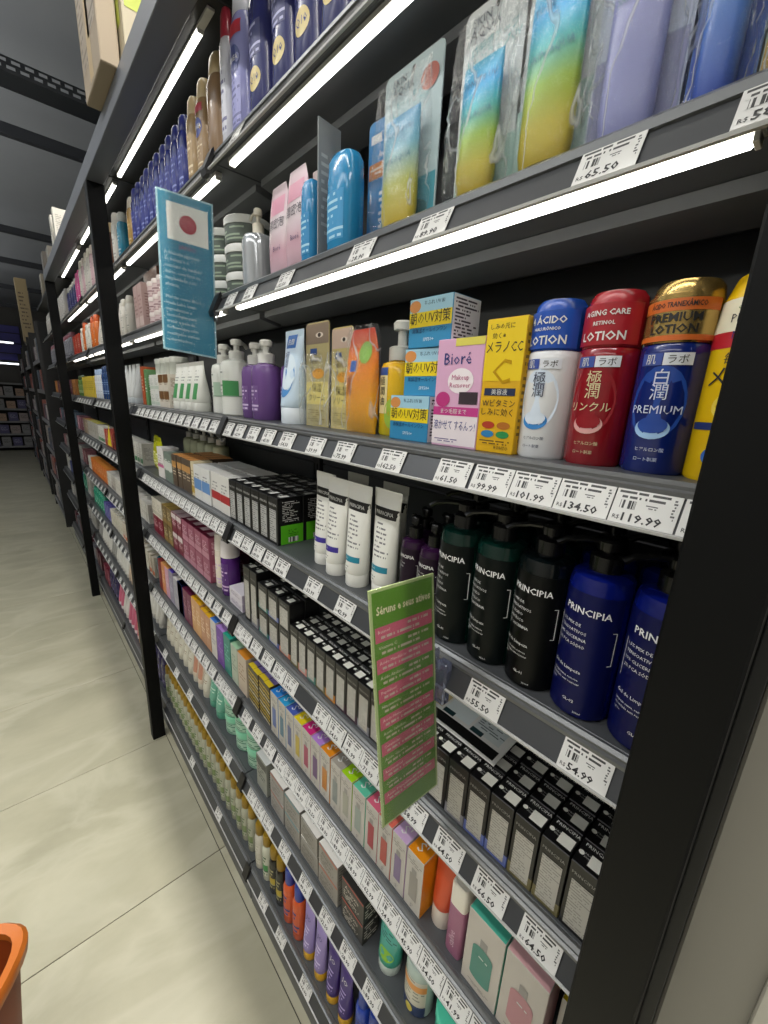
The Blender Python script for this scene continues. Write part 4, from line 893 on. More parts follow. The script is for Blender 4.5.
vp = sun_pack(.036, .2, 'a8a8c9', mat('7d7ab5', .25), 'TONE UP', '7a76b0'); put(vp, .35, .0315, z, 'violet sunscreen pack by the near post', n2, rz=.02)
def blue_card():
    def deco(p):
        p.rect('card_print', 'f', -.033, .033, .1, .118, mat('d9853a', .4)); p.rect('card_print', 'f', -.03, -.01, .14, .15, mat('e0e6ea', .4), .0004); p.disc('card_print', 'f', .022, .14, .008, .009, mat('dfe6ea', .4), .0005); p.text('lettering', 'f', 'Aqua', -.004, .122, .008, PWHITE, e=.0007); p.rect('card_print', 'f', -.012, .03, .03, .085, printed('2a86c9', 'dfe9f0', 7, 12, .5), .0004); p.rect('card_print', 'f', -.03, .03, .1035, .113, printed('d9853a', 'f0dcc0', 2, 14, .5), .0007)
    return card_pack(.07, .165, '2a86c9', deco)
put(blue_card(), .385, .476, z, 'bright blue card pack with orange stripe', n2, rz=.05)
def capped(col, r, h, sq=2.6):
    p = P('bottle', 'bottle', 2*r, 1.5*r, h); p.loft('body', [(0, r*.92, r*.68), (.003, r, r*.75), (h*.74, r, r*.75)], mat(col, .15, coat=.3), 24, sq); p.loft('cap', [(h*.742, r*.98, r*.73), (h*.9, r*.96, r*.7), (h*.97, r*.8, r*.55), (h, r*.45, r*.3)], mat(col, .2, coat=.3), 24, sq); p.setwrap([(0, r, r*.75), (h, r, r*.75)], sq); p.rect('label', 'w', -r*.7, r*.7, h*.12, h*.6, printed(col, '9fd0e6', 7, 8, .4), n=8); return p
put(capped('2f8fc4', .026, .116), .350, .506, z, 'bright blue flat bottle before the blue card', n2); put(capped('2a86bd', .016, .108), .352, .581, z, 'slim blue bottle beside the grey divider', n2)
dv = P('divider_card', 'divider', .002, .04, .165); dv['card'].cbox(-.001, .001, -.02, .02, 0, .165, mat('8d9294', .5), .0003); dv.rect('card', 'r', -.015, .012, .03, .13, printed('8d9294', 'b5babb', 10, 10, .4)); put(dv, .352, .548, z, 'thin grey divider card standing edge on', n2, rz=.12)
pinkp = pouch(.062, .142, .026, ramp(((0., 'd0b5bf'), (.3, 'c9a0ae'), (.6, 'd3c9cc'), (.85, 'd3b5c0'), (1., 'd9c9ce')), .2), name='refill_pouch'); pinkp.text('lettering', 'w', '濃密泡', 0, .08, .012, mat('3a3040', .4), .05, e=.001); pinkp.text('lettering', 'w', 'Bioré', .006, .045, .008, mat('5a4a70', .4), e=.001); pinkp.rect('label', 'w', -.022, .022, .1, .125, mat('c98aa0', .4))
put(pinkp, .360, .632, z, 'pink foam refill pouch', n2); put(pinkp, .366, .70, z, 'pink foam refill pouch', n2); put(gen_box(.06, .03, .155, 'd3c3c6', ink='a06a7a'), .41, .62, z, 'pale pink box behind the pouches', n2)
gp = round_bottle(.03, .105, '7a7d80', prof=[(.028, 0), (.03, .003), (.03, .09), (.026, .098), (.016, .102)], name='pump_bottle', cat='pump bottle', bodymat=mat('a5a9ad', .1, .35)); gp['ribs'].lathe([(.0306+.0006*(k % 2), .008+.008*k) for k in range(11)], mat('b5b9bd', .12, .4), 18, cap0=False, cap1=False); pump_top(gp, .102, .02, mat('cfc9b8', .35), stem=.012, ang=PI*1.0); put(gp, .366, .815, z, 'silver textured pump bottle with cream head', n2)
cj = jar(.047, .05, '4f5a52', 'c9cbc6', printed('4f5a52', '8fa08a', 4, 12, .5))
for i in range(2):
    for k in range(3): put(cj, .37, .905+.1*i, z+.0503*k*.9+0.0005*k*10, 'dark green cream jar with white lid', n2, row=('lowest', 'middle', 'uppermost')[k])
sj = jar(.024, .042, 'c3a9ac', 'd3c9c4', printed('c9b5b5', '8a6a70', 3, 8, .5))
for i in range(8):
    for k in range(3): put(sj, .362, 1.12+.0525*i, z+.0423*k, 'small pink jar with cream lid', n2, row=('lowest', 'middle', 'uppermost')[k])
pkx = gen_box(.05, .06, .135, 'b59a96', ink='8a6a66', band='c9b5b0')
for i in range(2): put(pkx, .358, 1.57+.055*i, z, 'tall dusty pink box', n2)
brx = gen_box(.16, .12, .05, '5a3c2c', ink='7a5a48'); put(brx, .40, 1.60, z+.1354, 'brown carton lying on the dusty pink boxes', n2)

# --- first shelf
z = LV['A']; n1 = 'first'
def lotion_tall(col, lab, r=.033, h=.2, capc=None, kind=0, name='bottle'):
    p = P(name, 'bottle', 2*r, 1.5*r, h); R = [(0, r*.92, r*.68), (.003, r, r*.75), (h*.45, r*.95, r*.72), (h*.72, r*.98, r*.73), (h*.8, r*.8, r*.6)]
    p.loft('body', R, mat(col, .25, coat=.2), 24, 2.3); p.setwrap(R, 2.3); p.loft('cap', [(h*.802, r*.72, r*.58), (h*.81, r*.74, r*.6), (h*.96, r*.66, r*.52), (h, r*.5, r*.4)], mat(capc or col, .3, coat=.2), 22, 2.3)
    if kind == 1: p.disc('label', 'w', r*.1, h*.26, r*.5, h*.075, mat('c9b46a', .35), .0006); p.text('lettering', 'w', 'Q10', r*.1, h*.24, .010, mat('2a2a60', .4), e=.0012); p.rect('label', 'w', -r*.6, r*.6, h*.4, h*.6, printed(col, 'a9aad0', 5, 8, .4), n=8)
    if kind == 2: p.disc('label', 'w', 0, h*.52, r*.62, r*.62, mat('1f2f7a', .35), .0006); p.text('lettering', 'w', 'NIVEA', 0, h*.505, .0075, PWHITE, r*1.1, e=.0012); p.rect('label', 'w', -r*.6, r*.6, h*.1, h*.4, printed(col, lab, 7, 9, .4), n=8); p.rect('label', 'w', -r*.7, r*.7, h*.66, h*.74, mat('b02a3a', .4), .0006)
    if kind == 3: p.rect('label', 'w', -r*.6, r*.6, h*.15, h*.6, printed(col, lab, 7, 8, .4), n=8)
    return p
nav = lotion_tall('2b2f6a', 'c9b46a', .0315, .205, kind=1)
for y in (.40, .465, .53, .595, .66, .735): put(nav, .355, y, z, 'violet blue body lotion bottle with gold seal', n1)
put(lotion_tall('8d8fc4', '5a5a90', .03, .215, 'd0d3e0', 2), .356, .808, z, 'lilac lotion bottle with navy seal', n1); put(lotion_tall('c9cbd6', '6a6a90', .018, .21, 'a03040', 3), .358, .862, z, 'slim white bottle with red cap', n1)
gld = lotion_tall('8a6f52', 'd9c9a8', .031, .18, 'b5a078', 0); gl2 = lotion_tall('9a7f5c', 'd9c9a8', .026, .17, 'c9b48a', 2)
put(gld, .357, .925, z, 'bronze lotion bottle, the tallest of the three', n1); put(gl2, .358, .992, z, 'bronze lotion bottle with navy seal', n1, row=''); put(lotion_tall('a98f68', 'e0d0b0', .024, .165, 'c9b48a', 3), .358, 1.05, z, 'pale bronze bottle beside the blue row', n1)
blu = lotion_tall('26307f', '8f9ad0', .0245, .158, kind=3); row(blu, 'A', 'royal blue shower gel bottle', 1.112, 10, .0512, x=.357)
put(lotion_tall('a8864a', 'd9c9a0', .026, .155, 'cfc9bb', 3), .36, 1.64, z, 'gold bottle with white cap', n1)

# ------------------------------------------------------------------ leaflet, hanging signs
def leaflet():
    p = P('leaflet', 'leaflet', .2, .066, .006); c = mat('e9e9e4', .3)
    n = 10; vs = []; 
    for t in (0, .0012):
        for i in range(n+1):
            u = i/n; zc = .004*math.sin(u*PI)+(.004*u*u)
            vs += [(-.1+.2*u, -.033, zc+t), (-.1+.2*u, .033, zc+t+.006)]
    M = 2*(n+1); F = []
    for i in range(n): F += [(2*i, 2*i+1, 2*i+3, 2*i+2), (M+2*i, M+2*i+2, M+2*i+3, M+2*i+1), (2*i, 2*i+2, M+2*i+2, M+2*i), (2*i+1, M+2*i+1, M+2*i+3, 2*i+3)]
    F += [(0, M, M+1, 1), (2*n, 2*n+1, M+2*n+1, M+2*n)]
    p['sheet'].add(vs, F, c)
    def at(u, v, e): q = u/.2+.5; zc = .004*math.sin(q*PI)+.004*q*q+.0012+e; return (u, v, zc+.006*(v+.033)/.066)
    p.wrap = at
    p.rect('sheet_print', 'w', -.095, .095, -.029, -.014, mat('151515', .4), n=16); p.text('lettering', 'w', 'PRINCIPIA', -.05, -.024, .006, PWHITE, e=.0008)
    for i, cc in enumerate(('e3eaea', 'd9c795', 'e6efef', 'd9e0de')): p.rect('sheet_print', 'w', -.09+.046*i, -.048+.046*i, -.008, .02, mat(cc, .35), .0004, n=4)
    for i in range(4): p.rect('sheet_print', 'w', -.09+.046*i, -.072+.046*i, -.012, -.004, mat('1f3c40', .4), .0007, n=3)
    p.rect('sheet_print', 'w', .05, .09, .0, .02, printed('d3dcdc', '6a7a7a', 5, 12, .4), .0008); p.rect('sheet_print', 'w', -.095, .095, .024, .031, printed('d3d3cf', '55605f', 1, 40, .6), n=16); return p
put(leaflet(), .376, .292, LV['E']+.0862, 'glossy folded leaflet lying on the black serum boxes', n5, rz=0)

def sign_sheet(name, corners, th, frame_mat, label, deco, wd, hh):
    """flat sign standing out from a shelf; corners TL, TR, BR, BL in the world, seen from -y"""
    TL, TR, BR, BL = [Vector(c) for c in corners]
    p = P(name, 'sign', wd, .0, hh)
    p.wrap = None
    def at(face, u, v, e):
        s_, t_ = u/wd+.5, v/hh
        q = (BL*(1-s_)+BR*s_)*(1-t_)+(TL*(1-s_)+TR*s_)*t_
        return tuple(q+Vector((0, -th/2-e, 0)))
    p.at = at
    f = MB(); pts = [at('f', u, v, 0) for u, v in ((-wd/2-.003, -.003), (wd/2+.003, -.003), (wd/2+.003, hh+.003), (-wd/2-.003, hh+.003))]
    vs = [Vector(q) for q in pts]+[Vector(q)+Vector((0, th, 0)) for q in pts]
    f.add(vs, [(0, 1, 2, 3), (7, 6, 5, 4), (0, 4, 5, 1), (1, 5, 6, 2), (2, 6, 7, 3), (3, 7, 4, 0)], frame_mat); p.parts['sheet'] = f
    deco(p)
    # clear acrylic sleeve in front of and behind the sheet
    g = MB(); pts = [at('f', u, v, .0016) for u, v in ((-wd/2-.004, -.004), (wd/2+.004, -.004), (wd/2+.004, hh+.004), (-wd/2-.004, hh+.004))]
    vs = [Vector(q) for q in pts]+[Vector(q)+Vector((0, .0008, 0)) for q in pts]
    g.add(vs, [(0, 1, 2, 3), (7, 6, 5, 4), (0, 4, 5, 1), (1, 5, 6, 2), (2, 6, 7, 3), (3, 7, 4, 0)], film(False)); p.parts['clear_sleeve'] = g
    return p
def place_sign(p, label, extra=()):
    r = link(bpy.data.objects.new(p.name, None)); r['category'] = 'sign'; r['label'] = label
    for k, me in p.build(): link(bpy.data.objects.new(k, me), r)
    for k, mb in extra: link(bpy.data.objects.new(k, mb.mesh(k)), r)
    return r
def deco_green(p):
    w, h = p.w, p.h; G, K = mat('5f8e2c', .35), mat('cc5f78', .35); T = mat('ecdccb', .4)
    p.rect('print', 'f', -w/2, w/2, 0, h, G, .0002, 1, 1)
    p.text('title', 'f', 'Séruns e seus ativos', 0, h*.92, .0092, mat('f0e6c0', .4), w*.9, e=.0008, bold=.02)
    names = ['Retinol:', 'Vitamina C:', 'Ácido Mandélico:', 'Ácido Azelaico:', 'Peptídeos:', 'Niacinamida:', 'Ácido Hialurônico:', 'Ácido Salicílico:', 'Ceramidas:', 'Ácido Glicólico:', 'Resveratrol:', 'Cafeína:', 'Ácido Tranexâmico:']
    for i, nm in enumerate(names):
        zc = h*(.845-.0595*i); bg = ('cc5f78', '5f8e2c')[i % 2]
        if i % 2 == 0: p.rect('band', 'f', -w*.48, w*.48, zc-h*.027, zc+h*.03, K, .0004)
        p.text('lettering', 'f', nm, -w*.44, zc+.002, .0038, T, w*.5, align='l', e=.0008)
        p.rect('small_print', 'f', .0, w*.44, zc+.001, zc+.006, printed(bg, 'c9b8a5', 1, 22, .6), .0006); p.rect('small_print', 'f', -w*.44, w*.3, zc-.006, zc-.001, printed(bg, 'c9b8a5', 1, 34, .6), .0006)
gs = sign_sheet('shelf_sign', [(.2185, .250, 1.2852), (.3000, .250, 1.2808), (.3430, .250, .9803), (.2540, .250, .9862)], .0014, mat('b5c48a', .4), '', deco_green, .082, .30)
clip = MB()
clip.cbox(.312, .329, .2515, .2545, 1.095, 1.185, mat('b9bccf', .1, trans=.85), .001); clip.cbox(.322, .3345, .236, .251, 1.118, 1.172, mat('a9b0d0', .1, trans=.85), .002); clip.cbox(.3345, .349, .230, .252, 1.135, 1.139, mat('a9b0d0', .1, trans=.85), .001) if False else None
place_sign(gs, 'green and pink striped sign titled Séruns e seus ativos', [('clear_clip', clip)])
def deco_blue(p):
    w, h = p.w, p.h; T = mat('cfe0e6', .4)
    p.rect('print', 'f', -w/2, w/2, 0, h, mat('2a7f9c', .3), .0002)
    p.rect('flag', 'f', -w*.36, w*.42, h*.72, h*.95, mat('dcdcd6', .35), .0004); p.disc('flag', 'f', w*.03, h*.835, w*.165, w*.165*.98, mat('a02638', .35), .0007, 28)
    p.text('title', 'f', 'JAPÃO', 0, h*.672, .0075, mat('a04a68', .4), e=.0007)
    rows = ['A filosofia japonesa', 'de beleza é o', 'conceito de cuidado', 'diário, com foco na', 'simplicidade e na', 'eficácia.', '', 'Marcas como Bioré e', 'Hada Labo usam', 'ingredientes e', 'tecnologias para', 'tratar a pele de', 'forma suave com', 'resultados visíveis', 'e duradouros.']
    for i, t in enumerate(rows):
        if t: p.text('lettering', 'f', t, -w*.44, h*(.625-.0405*i), .0058, T, w*.86, align='l', e=.0007)
bs_ = sign_sheet('shelf_sign', [(.2445, .882, 1.788), (.3355, .882, 1.790), (.3275, .882, 1.524), (.2355, .882, 1.532)], .0014, mat('9fc0c9', .4), '', deco_blue, .092, .262)
clip2 = MB(); clip2.cbox(.3295, .3385, .8832, .8885, 1.595, 1.625, film(False), .001)
place_sign(bs_, 'tall blue sign with the red disc flag of Japan hanging by the second shelf', [('clear_clip', clip2)])

# ------------------------------------------------------------------ middle bay, beyond the second post
pal = {
 'A': [(lotion_tall('2f8fb0', 'd0e0e6', .024, .15, 'd9dcd9', 3), 'aqua bottle with white cap'), (lotion_tall('d3d0c8', '9a9a98', .024, .17, 'd6d3cc', 3), 'off white lotion bottle'), (lotion_tall('6a4a3a', 'd9c9a8', .02, .16, 'b5a078', 3), 'slim brown bottle'), (lotion_tall('c9a9b0', 'a07080', .024, .18, 'd9d0cc', 3), 'pale pink lotion bottle'), (lotion_tall('c9c5bd', '8a8a88', .024, .185, 'cfcac0', 3), 'cream lotion bottle'), (lotion_tall('c03a80', 'e6c9d9', .022, .16, 'c03a80', 3), 'magenta bottle'), (lotion_tall('262a60', '8a8ac0', .03, .15, 'd6d6d0', 3), 'dark navy bottle with white cap')],
 'B': [(gen_box(.07, .05, .11, 'b53a24', ink='e0b09a'), 'bright red orange box'), (lotion_tall('d6d2c8', '9a9a90', .022, .13, 'd0ccc0', 3), 'white bottle with label'), (lotion_tall('d06a24', 'e6c9a0', .026, .15, 'd9602a', 3), 'orange bottle'), (tube_pack(.02, .13, 'c9c2ba', 'b5afa5'), 'pale grey tube')],
 'C': [(lotion_tall('5a7a3a', 'c9d0b0', .02, .12, '3a4a2a', 3), 'olive green bottle'), (gen_box(.045, .04, .11, 'c9b03a', ink='8a7a2a'), 'yellow box'), (lotion_tall('cfd3d9', '8a90a0', .02, .14, '9ab0d0', 3), 'white and pale blue bottle'), (lotion_tall('1f3f70', '9ab0d0', .024, .15, '1f3f70', 3), 'navy blue bottle'), (tube_pack(.022, .14, 'cdd0d0', 'b9c0c4'), 'white tube')],
 'D': [(gen_box(.035, .05, .09, 'a9a59c', top='cfc82a', ink='7a756c'), 'grey box with yellow lid'), (gen_box(.035, .05, .085, 'd0cec6', ink='9a968e', band='3f7a50'), 'white box with green band'), (gen_box(.045, .05, .08, 'a8483c', ink='d9b0a0'), 'brick red box'), (gen_box(.035, .05, .09, '8a7a68', top='c98a3a', ink='c9b9a0'), 'tan box with orange lid')],
 'E': [(gen_box(.06, .05, .085, 'cf6f1f', top='d98a3a', ink='e6b98a'), 'orange box'), (gen_box(.035, .05, .08, 'd0cdc4', ink='9a968e'), 'plain white box'), (gen_box(.03, .05, .082, 'b9b5ae', ink='8a6a5a', band='8a8078'), 'pale grey box with band')],
 'F': [(lotion_tall('2f8f74', 'b0d6c4', .024, .11, '2f8f74', 3), 'sea green bottle'), (gen_box(.035, .05, .09, 'cfcabb', top='d6d2c4', ink='9a9585'), 'cream box'), (gen_box(.035, .05, .085, '6a68a8', top='5a55a0', ink='b0b0d0'), 'blue violet box'), (gen_box(.03, .05, .09, 'c9c0b0', ink='a08a7a', band='c0603a'), 'cream box with orange band')],
 'G': [(tube_pack(.02, .11, 'c9c8c2', 'b0aea8'), 'white tube with grey cap'), (tube_pack(.02, .11, 'b9a590', '9a8a7a'), 'tan tube'), (tube_pack(.018, .1, '8f8f8c', '6a6a68'), 'grey tube')],
 'base': [(gen_box(.05, .05, .12, '7a2a3c', ink='c9a0a8'), 'dark red pack'), (lotion_tall('2a2450', '8a80b0', .024, .15, '2a2450', 3), 'dark violet bottle'), (tube_pack(.022, .13, 'c05a78', 'd9c9cc'), 'rose tube'), (tube_pack(.022, .13, 'cfcac6', 'c0bab4'), 'off white tube'), (gen_box(.04, .05, .12, 'b57a3c', ink='e0c9a0'), 'amber pack')]}
seq = {'A': (0, 1, 2, 2, 3, 4, 4, 3, 4, 4, 3, 4, 5, 5, 6, 6, 6, 6), 'B': (1, 1, 3, 1, 1, 3, 1, 3, 2, 2, 1, 1, 2, 1, 0, 0, 0), 'C': (4, 4, 2, 2, 3, 3, 2, 2, 1, 1, 1, 1, 0, 0), 'D': (1, 1, 1, 1, 1, 2, 2, 2, 1, 1, 0, 0, 0, 0, 3, 3), 'E': (1, 1, 2, 2, 1, 1, 2, 1, 0, 0, 0, 1), 'F': (3, 1, 3, 1, 1, 3, 1, 1, 1, 2, 2, 0, 0, 0), 'G': (0, 0, 1, 1, 0, 0, 2, 0, 0, 2), 'base': (1, 1, 0, 4, 2, 2, 3, 2, 1, 1, 0, 0)}
for lv in ('A', 'B', 'C', 'D', 'E', 'F', 'G', 'base'):
    ps = pal[lv]; y = 1.752
    y = 1.80 if lv == 'base' else y
    sq = seq[lv]; tot = sum(ps[k][0].w+.012 for k in sq); rep = (3.32-1.752)/tot
    reps = max(1, round(rep)); order = [k for k in sq for _ in range(reps)]
    tot = sum(ps[k][0].w for k in order); gap = max(.003, (3.33-1.752-tot)/len(order))
    for k in order:
        p, d = ps[k]
        if y+p.w > 3.345: break
        put(p, .356, y+p.w/2, LV[lv], d, NAMES[lv], bay='middle', rz=random.uniform(-.06, .06)); y += p.w+gap
ycone = P('paper_flag', 'paper sign', .09, .001, .1); ycone['card'].add([(-.045, -.0005, 0), (.045, -.0005, 0), (.03, -.0005, .1), (-.045, .0005, 0), (.045, .0005, 0), (.03, .0005, .1)], [(0, 1, 2), (5, 4, 3), (0, 3, 4, 1), (1, 4, 5, 2), (2, 5, 3, 0)], mat('d9c81a', .5)); put(ycone, .336, 2.30, LV['D']+.02, 'yellow paper triangle pinned on the shelf edge', n4, bay='middle')

# ------------------------------------------------------------------ far bays, dark
farp = {'A': [(lotion_tall('cfcac4', '9a9a98', .03, .18, 'd6d3cc', 3), 'tall white bottle')], 'B': [(lotion_tall('8a8a94', '5a5a60', .03, .16, '9a5a68', 3), 'grey bottle with rose cap')], 'C': [(gen_box(.08, .06, .1, 'b5783a', ink='6a4a2a'), 'amber carton'), (gen_box(.07, .06, .1, '5a2a38', ink='a08a90'), 'plum carton')], 'D': [(gen_box(.08, .06, .09, 'a06a78', ink='e0c9d0'), 'dusty rose carton'), (gen_box(.08, .06, .1, '4a5a68', ink='9aa5b0'), 'slate blue carton')], 'E': [(gen_box(.08, .06, .09, '8a5a60', ink='d9c0c4'), 'faded red carton'), (gen_box(.06, .06, .1, '8a8a88', ink='5a5a58'), 'grey carton')], 'F': [(gen_box(.08, .06, .13, 'c0beb8', ink='8a8a88'), 'white carton'), (lotion_tall('2f7a62', '9ac0b0', .03, .14, '2f7a62', 3), 'green bottle'), (gen_box(.07, .06, .1, '2a3a80', ink='8a90c0'), 'dark blue carton')], 'G': [(gen_box(.08, .06, .09, 'aaa8a4', ink='6a6a68'), 'pale grey carton'), (tube_pack(.025, .12, '9a9894', '7a7874'), 'grey tube')], 'base': [(gen_box(.09, .07, .12, '5a3038', ink='9a8084'), 'maroon carton'), (gen_box(.08, .07, .1, '6a6a70', ink='9a9aa0'), 'steel grey carton')]}
for lv, ps in farp.items():
    y = 3.45; i = 0
    while y < 4.93:
        p, d = ps[(i//2) % len(ps)]; put(p, .36, y+p.w/2, LV[lv], d, NAMES[lv], bay='far', rz=random.uniform(-.08, .08)); y += p.w+.035; i += 1
# gondola run further down the aisle
def run_unit(y0, y1, tag_, zs, hmax):
    r = link(bpy.data.objects.new('shelving_run', None)); r['category'] = 'shelving'; r['label'] = f'dark shelving unit {tag_}'; r.location = (.45, (y0+y1)/2, 0)
    for yy in (y0, y1-.04): part('side_panel', boxmb(.30, .58, yy, yy+.04, 0, hmax, mat('151517', .5)), r)
    part('back_board', boxmb(.575, .585, y0+.041, y1-.041, .05, hmax, mat('2a2a2d', .6)), r)
    for z_ in zs: part('board', boxmb(.31, .572, y0+.041, y1-.041, z_-.025, z_, mat('3a3b3f', .5)), r); part('rail', boxmb(.3, .3095, y0+.041, y1-.041, z_-.04, z_, mat('77777a', .4)), r)
    return r
ZR = [.12, .45, .78, 1.1, 1.42, 1.72]
for (y0, y1, t) in ((5.35, 6.6, 'past the lit bays'), (7.2, 8.8, 'midway to the back wall'), (9.4, 11.4, 'nearest the back wall')):
    run_unit(y0, y1, t, ZR, 2.05)
rc = [('8a7f80', 'grey pink carton'), ('6a5560', 'mauve carton'), ('a39a94', 'pale carton'), ('4a4a58', 'dark slate carton'), ('9a5a50', 'rust carton'), ('b5aeb0', 'whitish carton'), ('5f6a78', 'dull blue carton')]
rcp = [(gen_box(.19, .14, h_, c_, ink='3a3a3a', name='carton', cat='carton'), d_, h_) for (c_, d_), h_ in zip(rc, (.2, .16, .22, .18, .2, .15, .21))]
for ui, (y0, y1, b) in enumerate(((5.35, 6.6, 'past the lit bays'), (7.2, 8.8, 'midway down the aisle'), (9.4, 11.4, 'near the back wall'))):
    for li, z_ in enumerate(ZR):
        y = y0+.06; i = 0
        while y+.21 < y1:
            p, d, _ = rcp[(i*3+li*2+ui) % 7]; put(p, .32, y+.1, z_, f'{d} {b}', ('bottom', 'sixth', 'fifth', 'fourth', 'third', 'second')[li], bay='end', rz=random.uniform(-.1, .1)); y += .225; i += 1
# shelving across the end of the aisle
er = link(bpy.data.objects.new('end_shelving', None)); er['category'] = 'shelving'; er['label'] = 'low dark shelving across the end of the aisle under the purple panel'; er.location = (-.6, 12.8, 0)
part('back_board', boxmb(-1.8, .55, 13.1, 13.14, 0, 1.5, mat('1a1a1c', .6)), er)
for xx in (-1.8, -.62, .53): part('upright', boxmb(xx, xx+.03, 12.72, 13.1, 0, 1.5, mat('151517', .5)), er)
for z_ in (.1, .38, .66, .94, 1.22, 1.5): part('board', boxmb(-1.77, .53, 12.72, 13.099, z_-.03, z_, mat('4a4a4c', .5)), er); part('rail', boxmb(-1.77, .53, 12.7, 12.719, z_-.04, z_, mat('8a8a8c', .4)), er)
ep = [(gen_box(.17, .12, .18, 'a89a98', ink='55504e', name='carton', cat='carton'), 'pale rose carton on the end shelving'), (gen_box(.15, .12, .2, '8f8f90', ink='4a4a4a', name='carton', cat='carton'), 'grey carton on the end shelving'), (gen_box(.15, .12, .16, 'b09078', ink='5a4a40', name='carton', cat='carton'), 'tan carton on the end shelving'), (gen_box(.16, .12, .19, '54507a', ink='a0a0b8', name='carton', cat='carton'), 'dark violet carton on the end shelving')]
for li, z_ in enumerate((.1, .38, .66, .94, 1.22)):
    for i in range(12):
        p, d = ep[(i+li*3) % 4] if not (li == 0) else ep[3 if i % 2 else 1]
        o = put(p, 0, 0, z_, d, ('bottom', 'fourth', 'third', 'second', 'upper')[li], bay='end'); o.location = (-1.68+.19*i+(.05 if i > 5 else 0), 12.8, z_); o.rotation_euler = (0, 0, random.uniform(-.05, .05)); PLACED[-1]['y'] = 20-o.location.x
pn = P('wall_panel', 'panel', 1.7, .04, .75); pn['board'].cbox(-.85, .85, -.02, .02, 0, .75, mat('4a4698', .5), .004)
for k in range(3): pn['slat'].cbox(-.85, .85, -.035, -.0205, .14+.22*k, .16+.22*k, mat('1f1f28', .5), .002)
o = put(pn, 0, 0, 0, 'purple blue wall panel with dark slats above the end shelving', bay='near', lev=''); o.location = (-.40, 13.17, 2.0); o.rotation_euler = (0, 0, 0)
for i, (xx, zz) in enumerate(((.02, 2.35), (.08, 1.9))):
    b = P('strip_light', 'light', .6, .04, .05); b['housing'].cbox(-.3, .3, -.02, .02, 0, .05, mat('cfcfcf', .4), .003); b['lit_tube'].cbox(-.29, .29, -.034, -.021, .012, .038, mat((.9, .95, 1.), .4, emit=3), .003)
    o = put(b, 0, 0, 0, ('upper', 'lower')[i]+' small strip light by the purple panel'); o.location = (xx, 13.09 if i == 0 else 13.15, zz); o.rotation_euler = (0, 0, 0)
pf = [('a8946f', .1, .8), ('7d7364', .09, .65), ('94877a', .1, .75)]
for i, (c_, w_, h_) in enumerate(pf):
    b = gen_box(w_*2, .12, h_, c_, ink='6a5a48', name='carton'); o = put(b, 0, 0, 0, ('tan', 'brown grey', 'beige')[i]+' tall carton standing on the second dark unit', cat='box'); o.location = (.37+.02*i, 8.0+.3*i, 2.051); o.rotation_euler = (0, 0, -PI/2)

# ------------------------------------------------------------------ on top of the frame, overhead
def flute_box(wd, dp, h, col, name='cardboard_box'):
    p = P(name, 'box', wd, dp, h); m_ = mat(col, .75); p['carton'].cbox(-wd/2, wd/2, -dp/2, dp/2, 0, h, m_, .002)
    p['flap'].cbox(-wd/2+.002, wd/2-.002, -.0015+dp*0, .0015, h+.0002, h+.0012, mat('9a8a72', .7), .0003); p.rect('tape', 'f', -.02, .02, h*.02, h*.98, mat('a8926a', .4)); return p
b1 = flute_box(.195, .036, .47, '8f8270'); b1.disc('hand_hole', 'r', .0, .12, .006, .005, mat('1a1612', .8)); b1.rect('print', 'f', -.085, -.02, .05, .42, printed('8f8270', '5a5040', 22, 8, .4)); b1.rect('print', 'f', .0, .085, .08, .45, printed('8f8270', '5f5545', 24, 7, .4))
o = put(b1, 0, 0, 0, 'flat worn cardboard box standing on the top beam'); o.location = (.2615, 1.292, 2.1065); o.rotation_euler = (0, 0, -PI/2)
b2 = gen_box(.24, .2, .42, '9a9078', ink='6a5a40'); b2.rect('band', 'f', -.1, .1, .06, .28, mat('98a32a', .4), .0008); b2.rect('band', 'r', -.095, -.03, .08, .4, mat('98a32a', .4), .0008)
o = put(b2, 0, 0, 0, 'carton with lime yellow print on top of the shelving frame'); o.location = (.382, 1.275, 2.1165); o.rotation_euler = (0, 0, -PI/2)
wbx = gen_box(.05, .05, .12, 'c9c5bb', ink='8a867c')
for i, y in enumerate((2.72, 2.60)):
    o = put(wbx, 0, 0, 0, ('white carton end', 'narrow white carton')[i]+' standing on the top beam past the middle post'); o.location = (.297, y, 2.1055); o.rotation_euler = (0, 0, -PI/2)
for i, (y, h_) in enumerate(((3.9, .25), (4.3, .3), (4.7, .22))):
    o = put(gen_box(.12, .2, h_, ('8a8478', '6a6258', 'a09888')[i], ink='5a5248'), 0, 0, 0, ('grey', 'brown', 'beige')[i]+' carton on top of the far shelving'); o.location = (.45, y, 2.1165); o.rotation_euler = (0, 0, -PI/2)
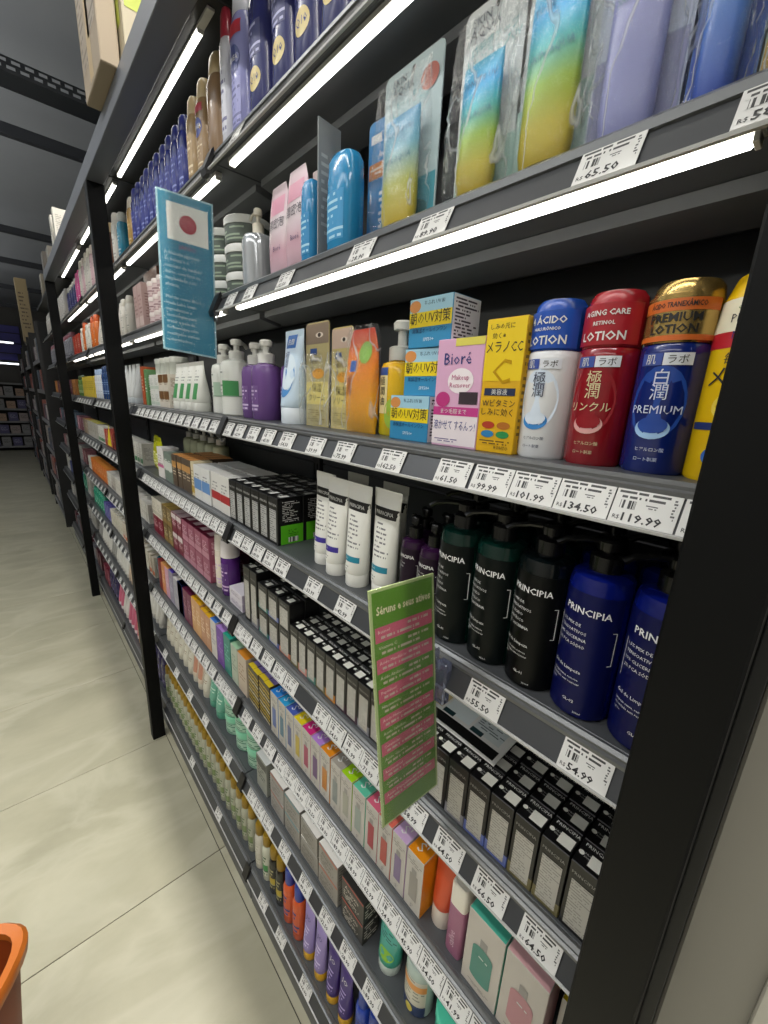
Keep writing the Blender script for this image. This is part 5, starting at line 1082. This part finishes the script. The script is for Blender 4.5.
# perforated cable tray and roof bars
tr = link(bpy.data.objects.new('cable_tray', None)); tr['category'] = 'cable tray'; tr['label'] = 'black perforated cable tray crossing under the ceiling'; tr.location = (0, 3.05, 2.9)
TM = mat('1f2226', .5)
rail = MB()
for z0, z1 in ((2.86, 2.874), (2.888, 2.899), (2.913, 2.921)): rail.cbox(-2.5, 3.1, 2.978, 2.982, z0, z1, TM, .0005)
for q in range(110):
    xx = -2.5+.05*q; rail.cbox(xx, xx+.018, 2.9785, 2.9815, 2.874, 2.888, TM, .0002); rail.cbox(xx+.02, xx+.038, 2.9785, 2.9815, 2.899, 2.913, TM, .0002)
part('side_rail', rail, tr); part('bottom_plate', boxmb(-2.5, 3.1, 2.9825, 3.132, 2.86, 2.863, TM), tr); part('back_rail', boxmb(-2.5, 3.1, 3.1325, 3.136, 2.86, 2.921, TM), tr)
for i, y in enumerate((3.76, 5.95, 7.35, 9.2, 11.3)):
    o = link(bpy.data.objects.new('roof_bar', boxmb(-2.58, 3.18, y-.02, y+.03, 2.90, 2.96, mat('24262b', .6)).mesh('roof_bar'))); o['category'] = 'roof bar'; o['label'] = f'dark steel bar under the ceiling, {ORD[i+1]} beyond the cable tray'; o['group'] = 'roof bars'
# orange shopping basket at the aisle's edge
bk_ = link(bpy.data.objects.new('shopping_basket', None)); bk_['category'] = 'basket'; bk_['label'] = 'orange plastic rolling shopping basket at the edge of the aisle'
OR = mat('b0601f', .4); OD = mat('7a330c', .5)
b = MB(); b.loft([(.05, .105, .155), (.42, .136, .196), (.43, .134, .194), (.06, .101, .151)], OD, 32, 6.); link(bpy.data.objects.new('bowl', b.mesh('bowl')), bk_)
b = MB(); b.loft([(.425, .1335, .1935), (.418, .146, .206), (.438, .148, .208), (.446, .143, .203), (.442, .130, .190), (.425, .130, .190)], OR, 32, 6., cap0=False, cap1=False); link(bpy.data.objects.new('rim', b.mesh('rim')), bk_)
b = MB(); b.tube([(-.128, -.15, .445), (-.126, -.17, .46), (0, -.175, .463), (.126, -.17, .46), (.128, -.15, .445)], .006, OD, 8); link(bpy.data.objects.new('handle', b.mesh('handle')), bk_)
for sx in (-.085, .085):
    for sy in (-.12, .12):
        b = MB(); b.tube([(sx-.01, sy, .026), (sx+.01, sy, .026)], .025, mat('151515', .6), 14); link(bpy.data.objects.new('wheel', b.mesh('wheel')), bk_)
bk_.location = (-.322, .748, 0); bk_.rotation_euler = (0, 0, -math.radians(33.5))
finish_labels()
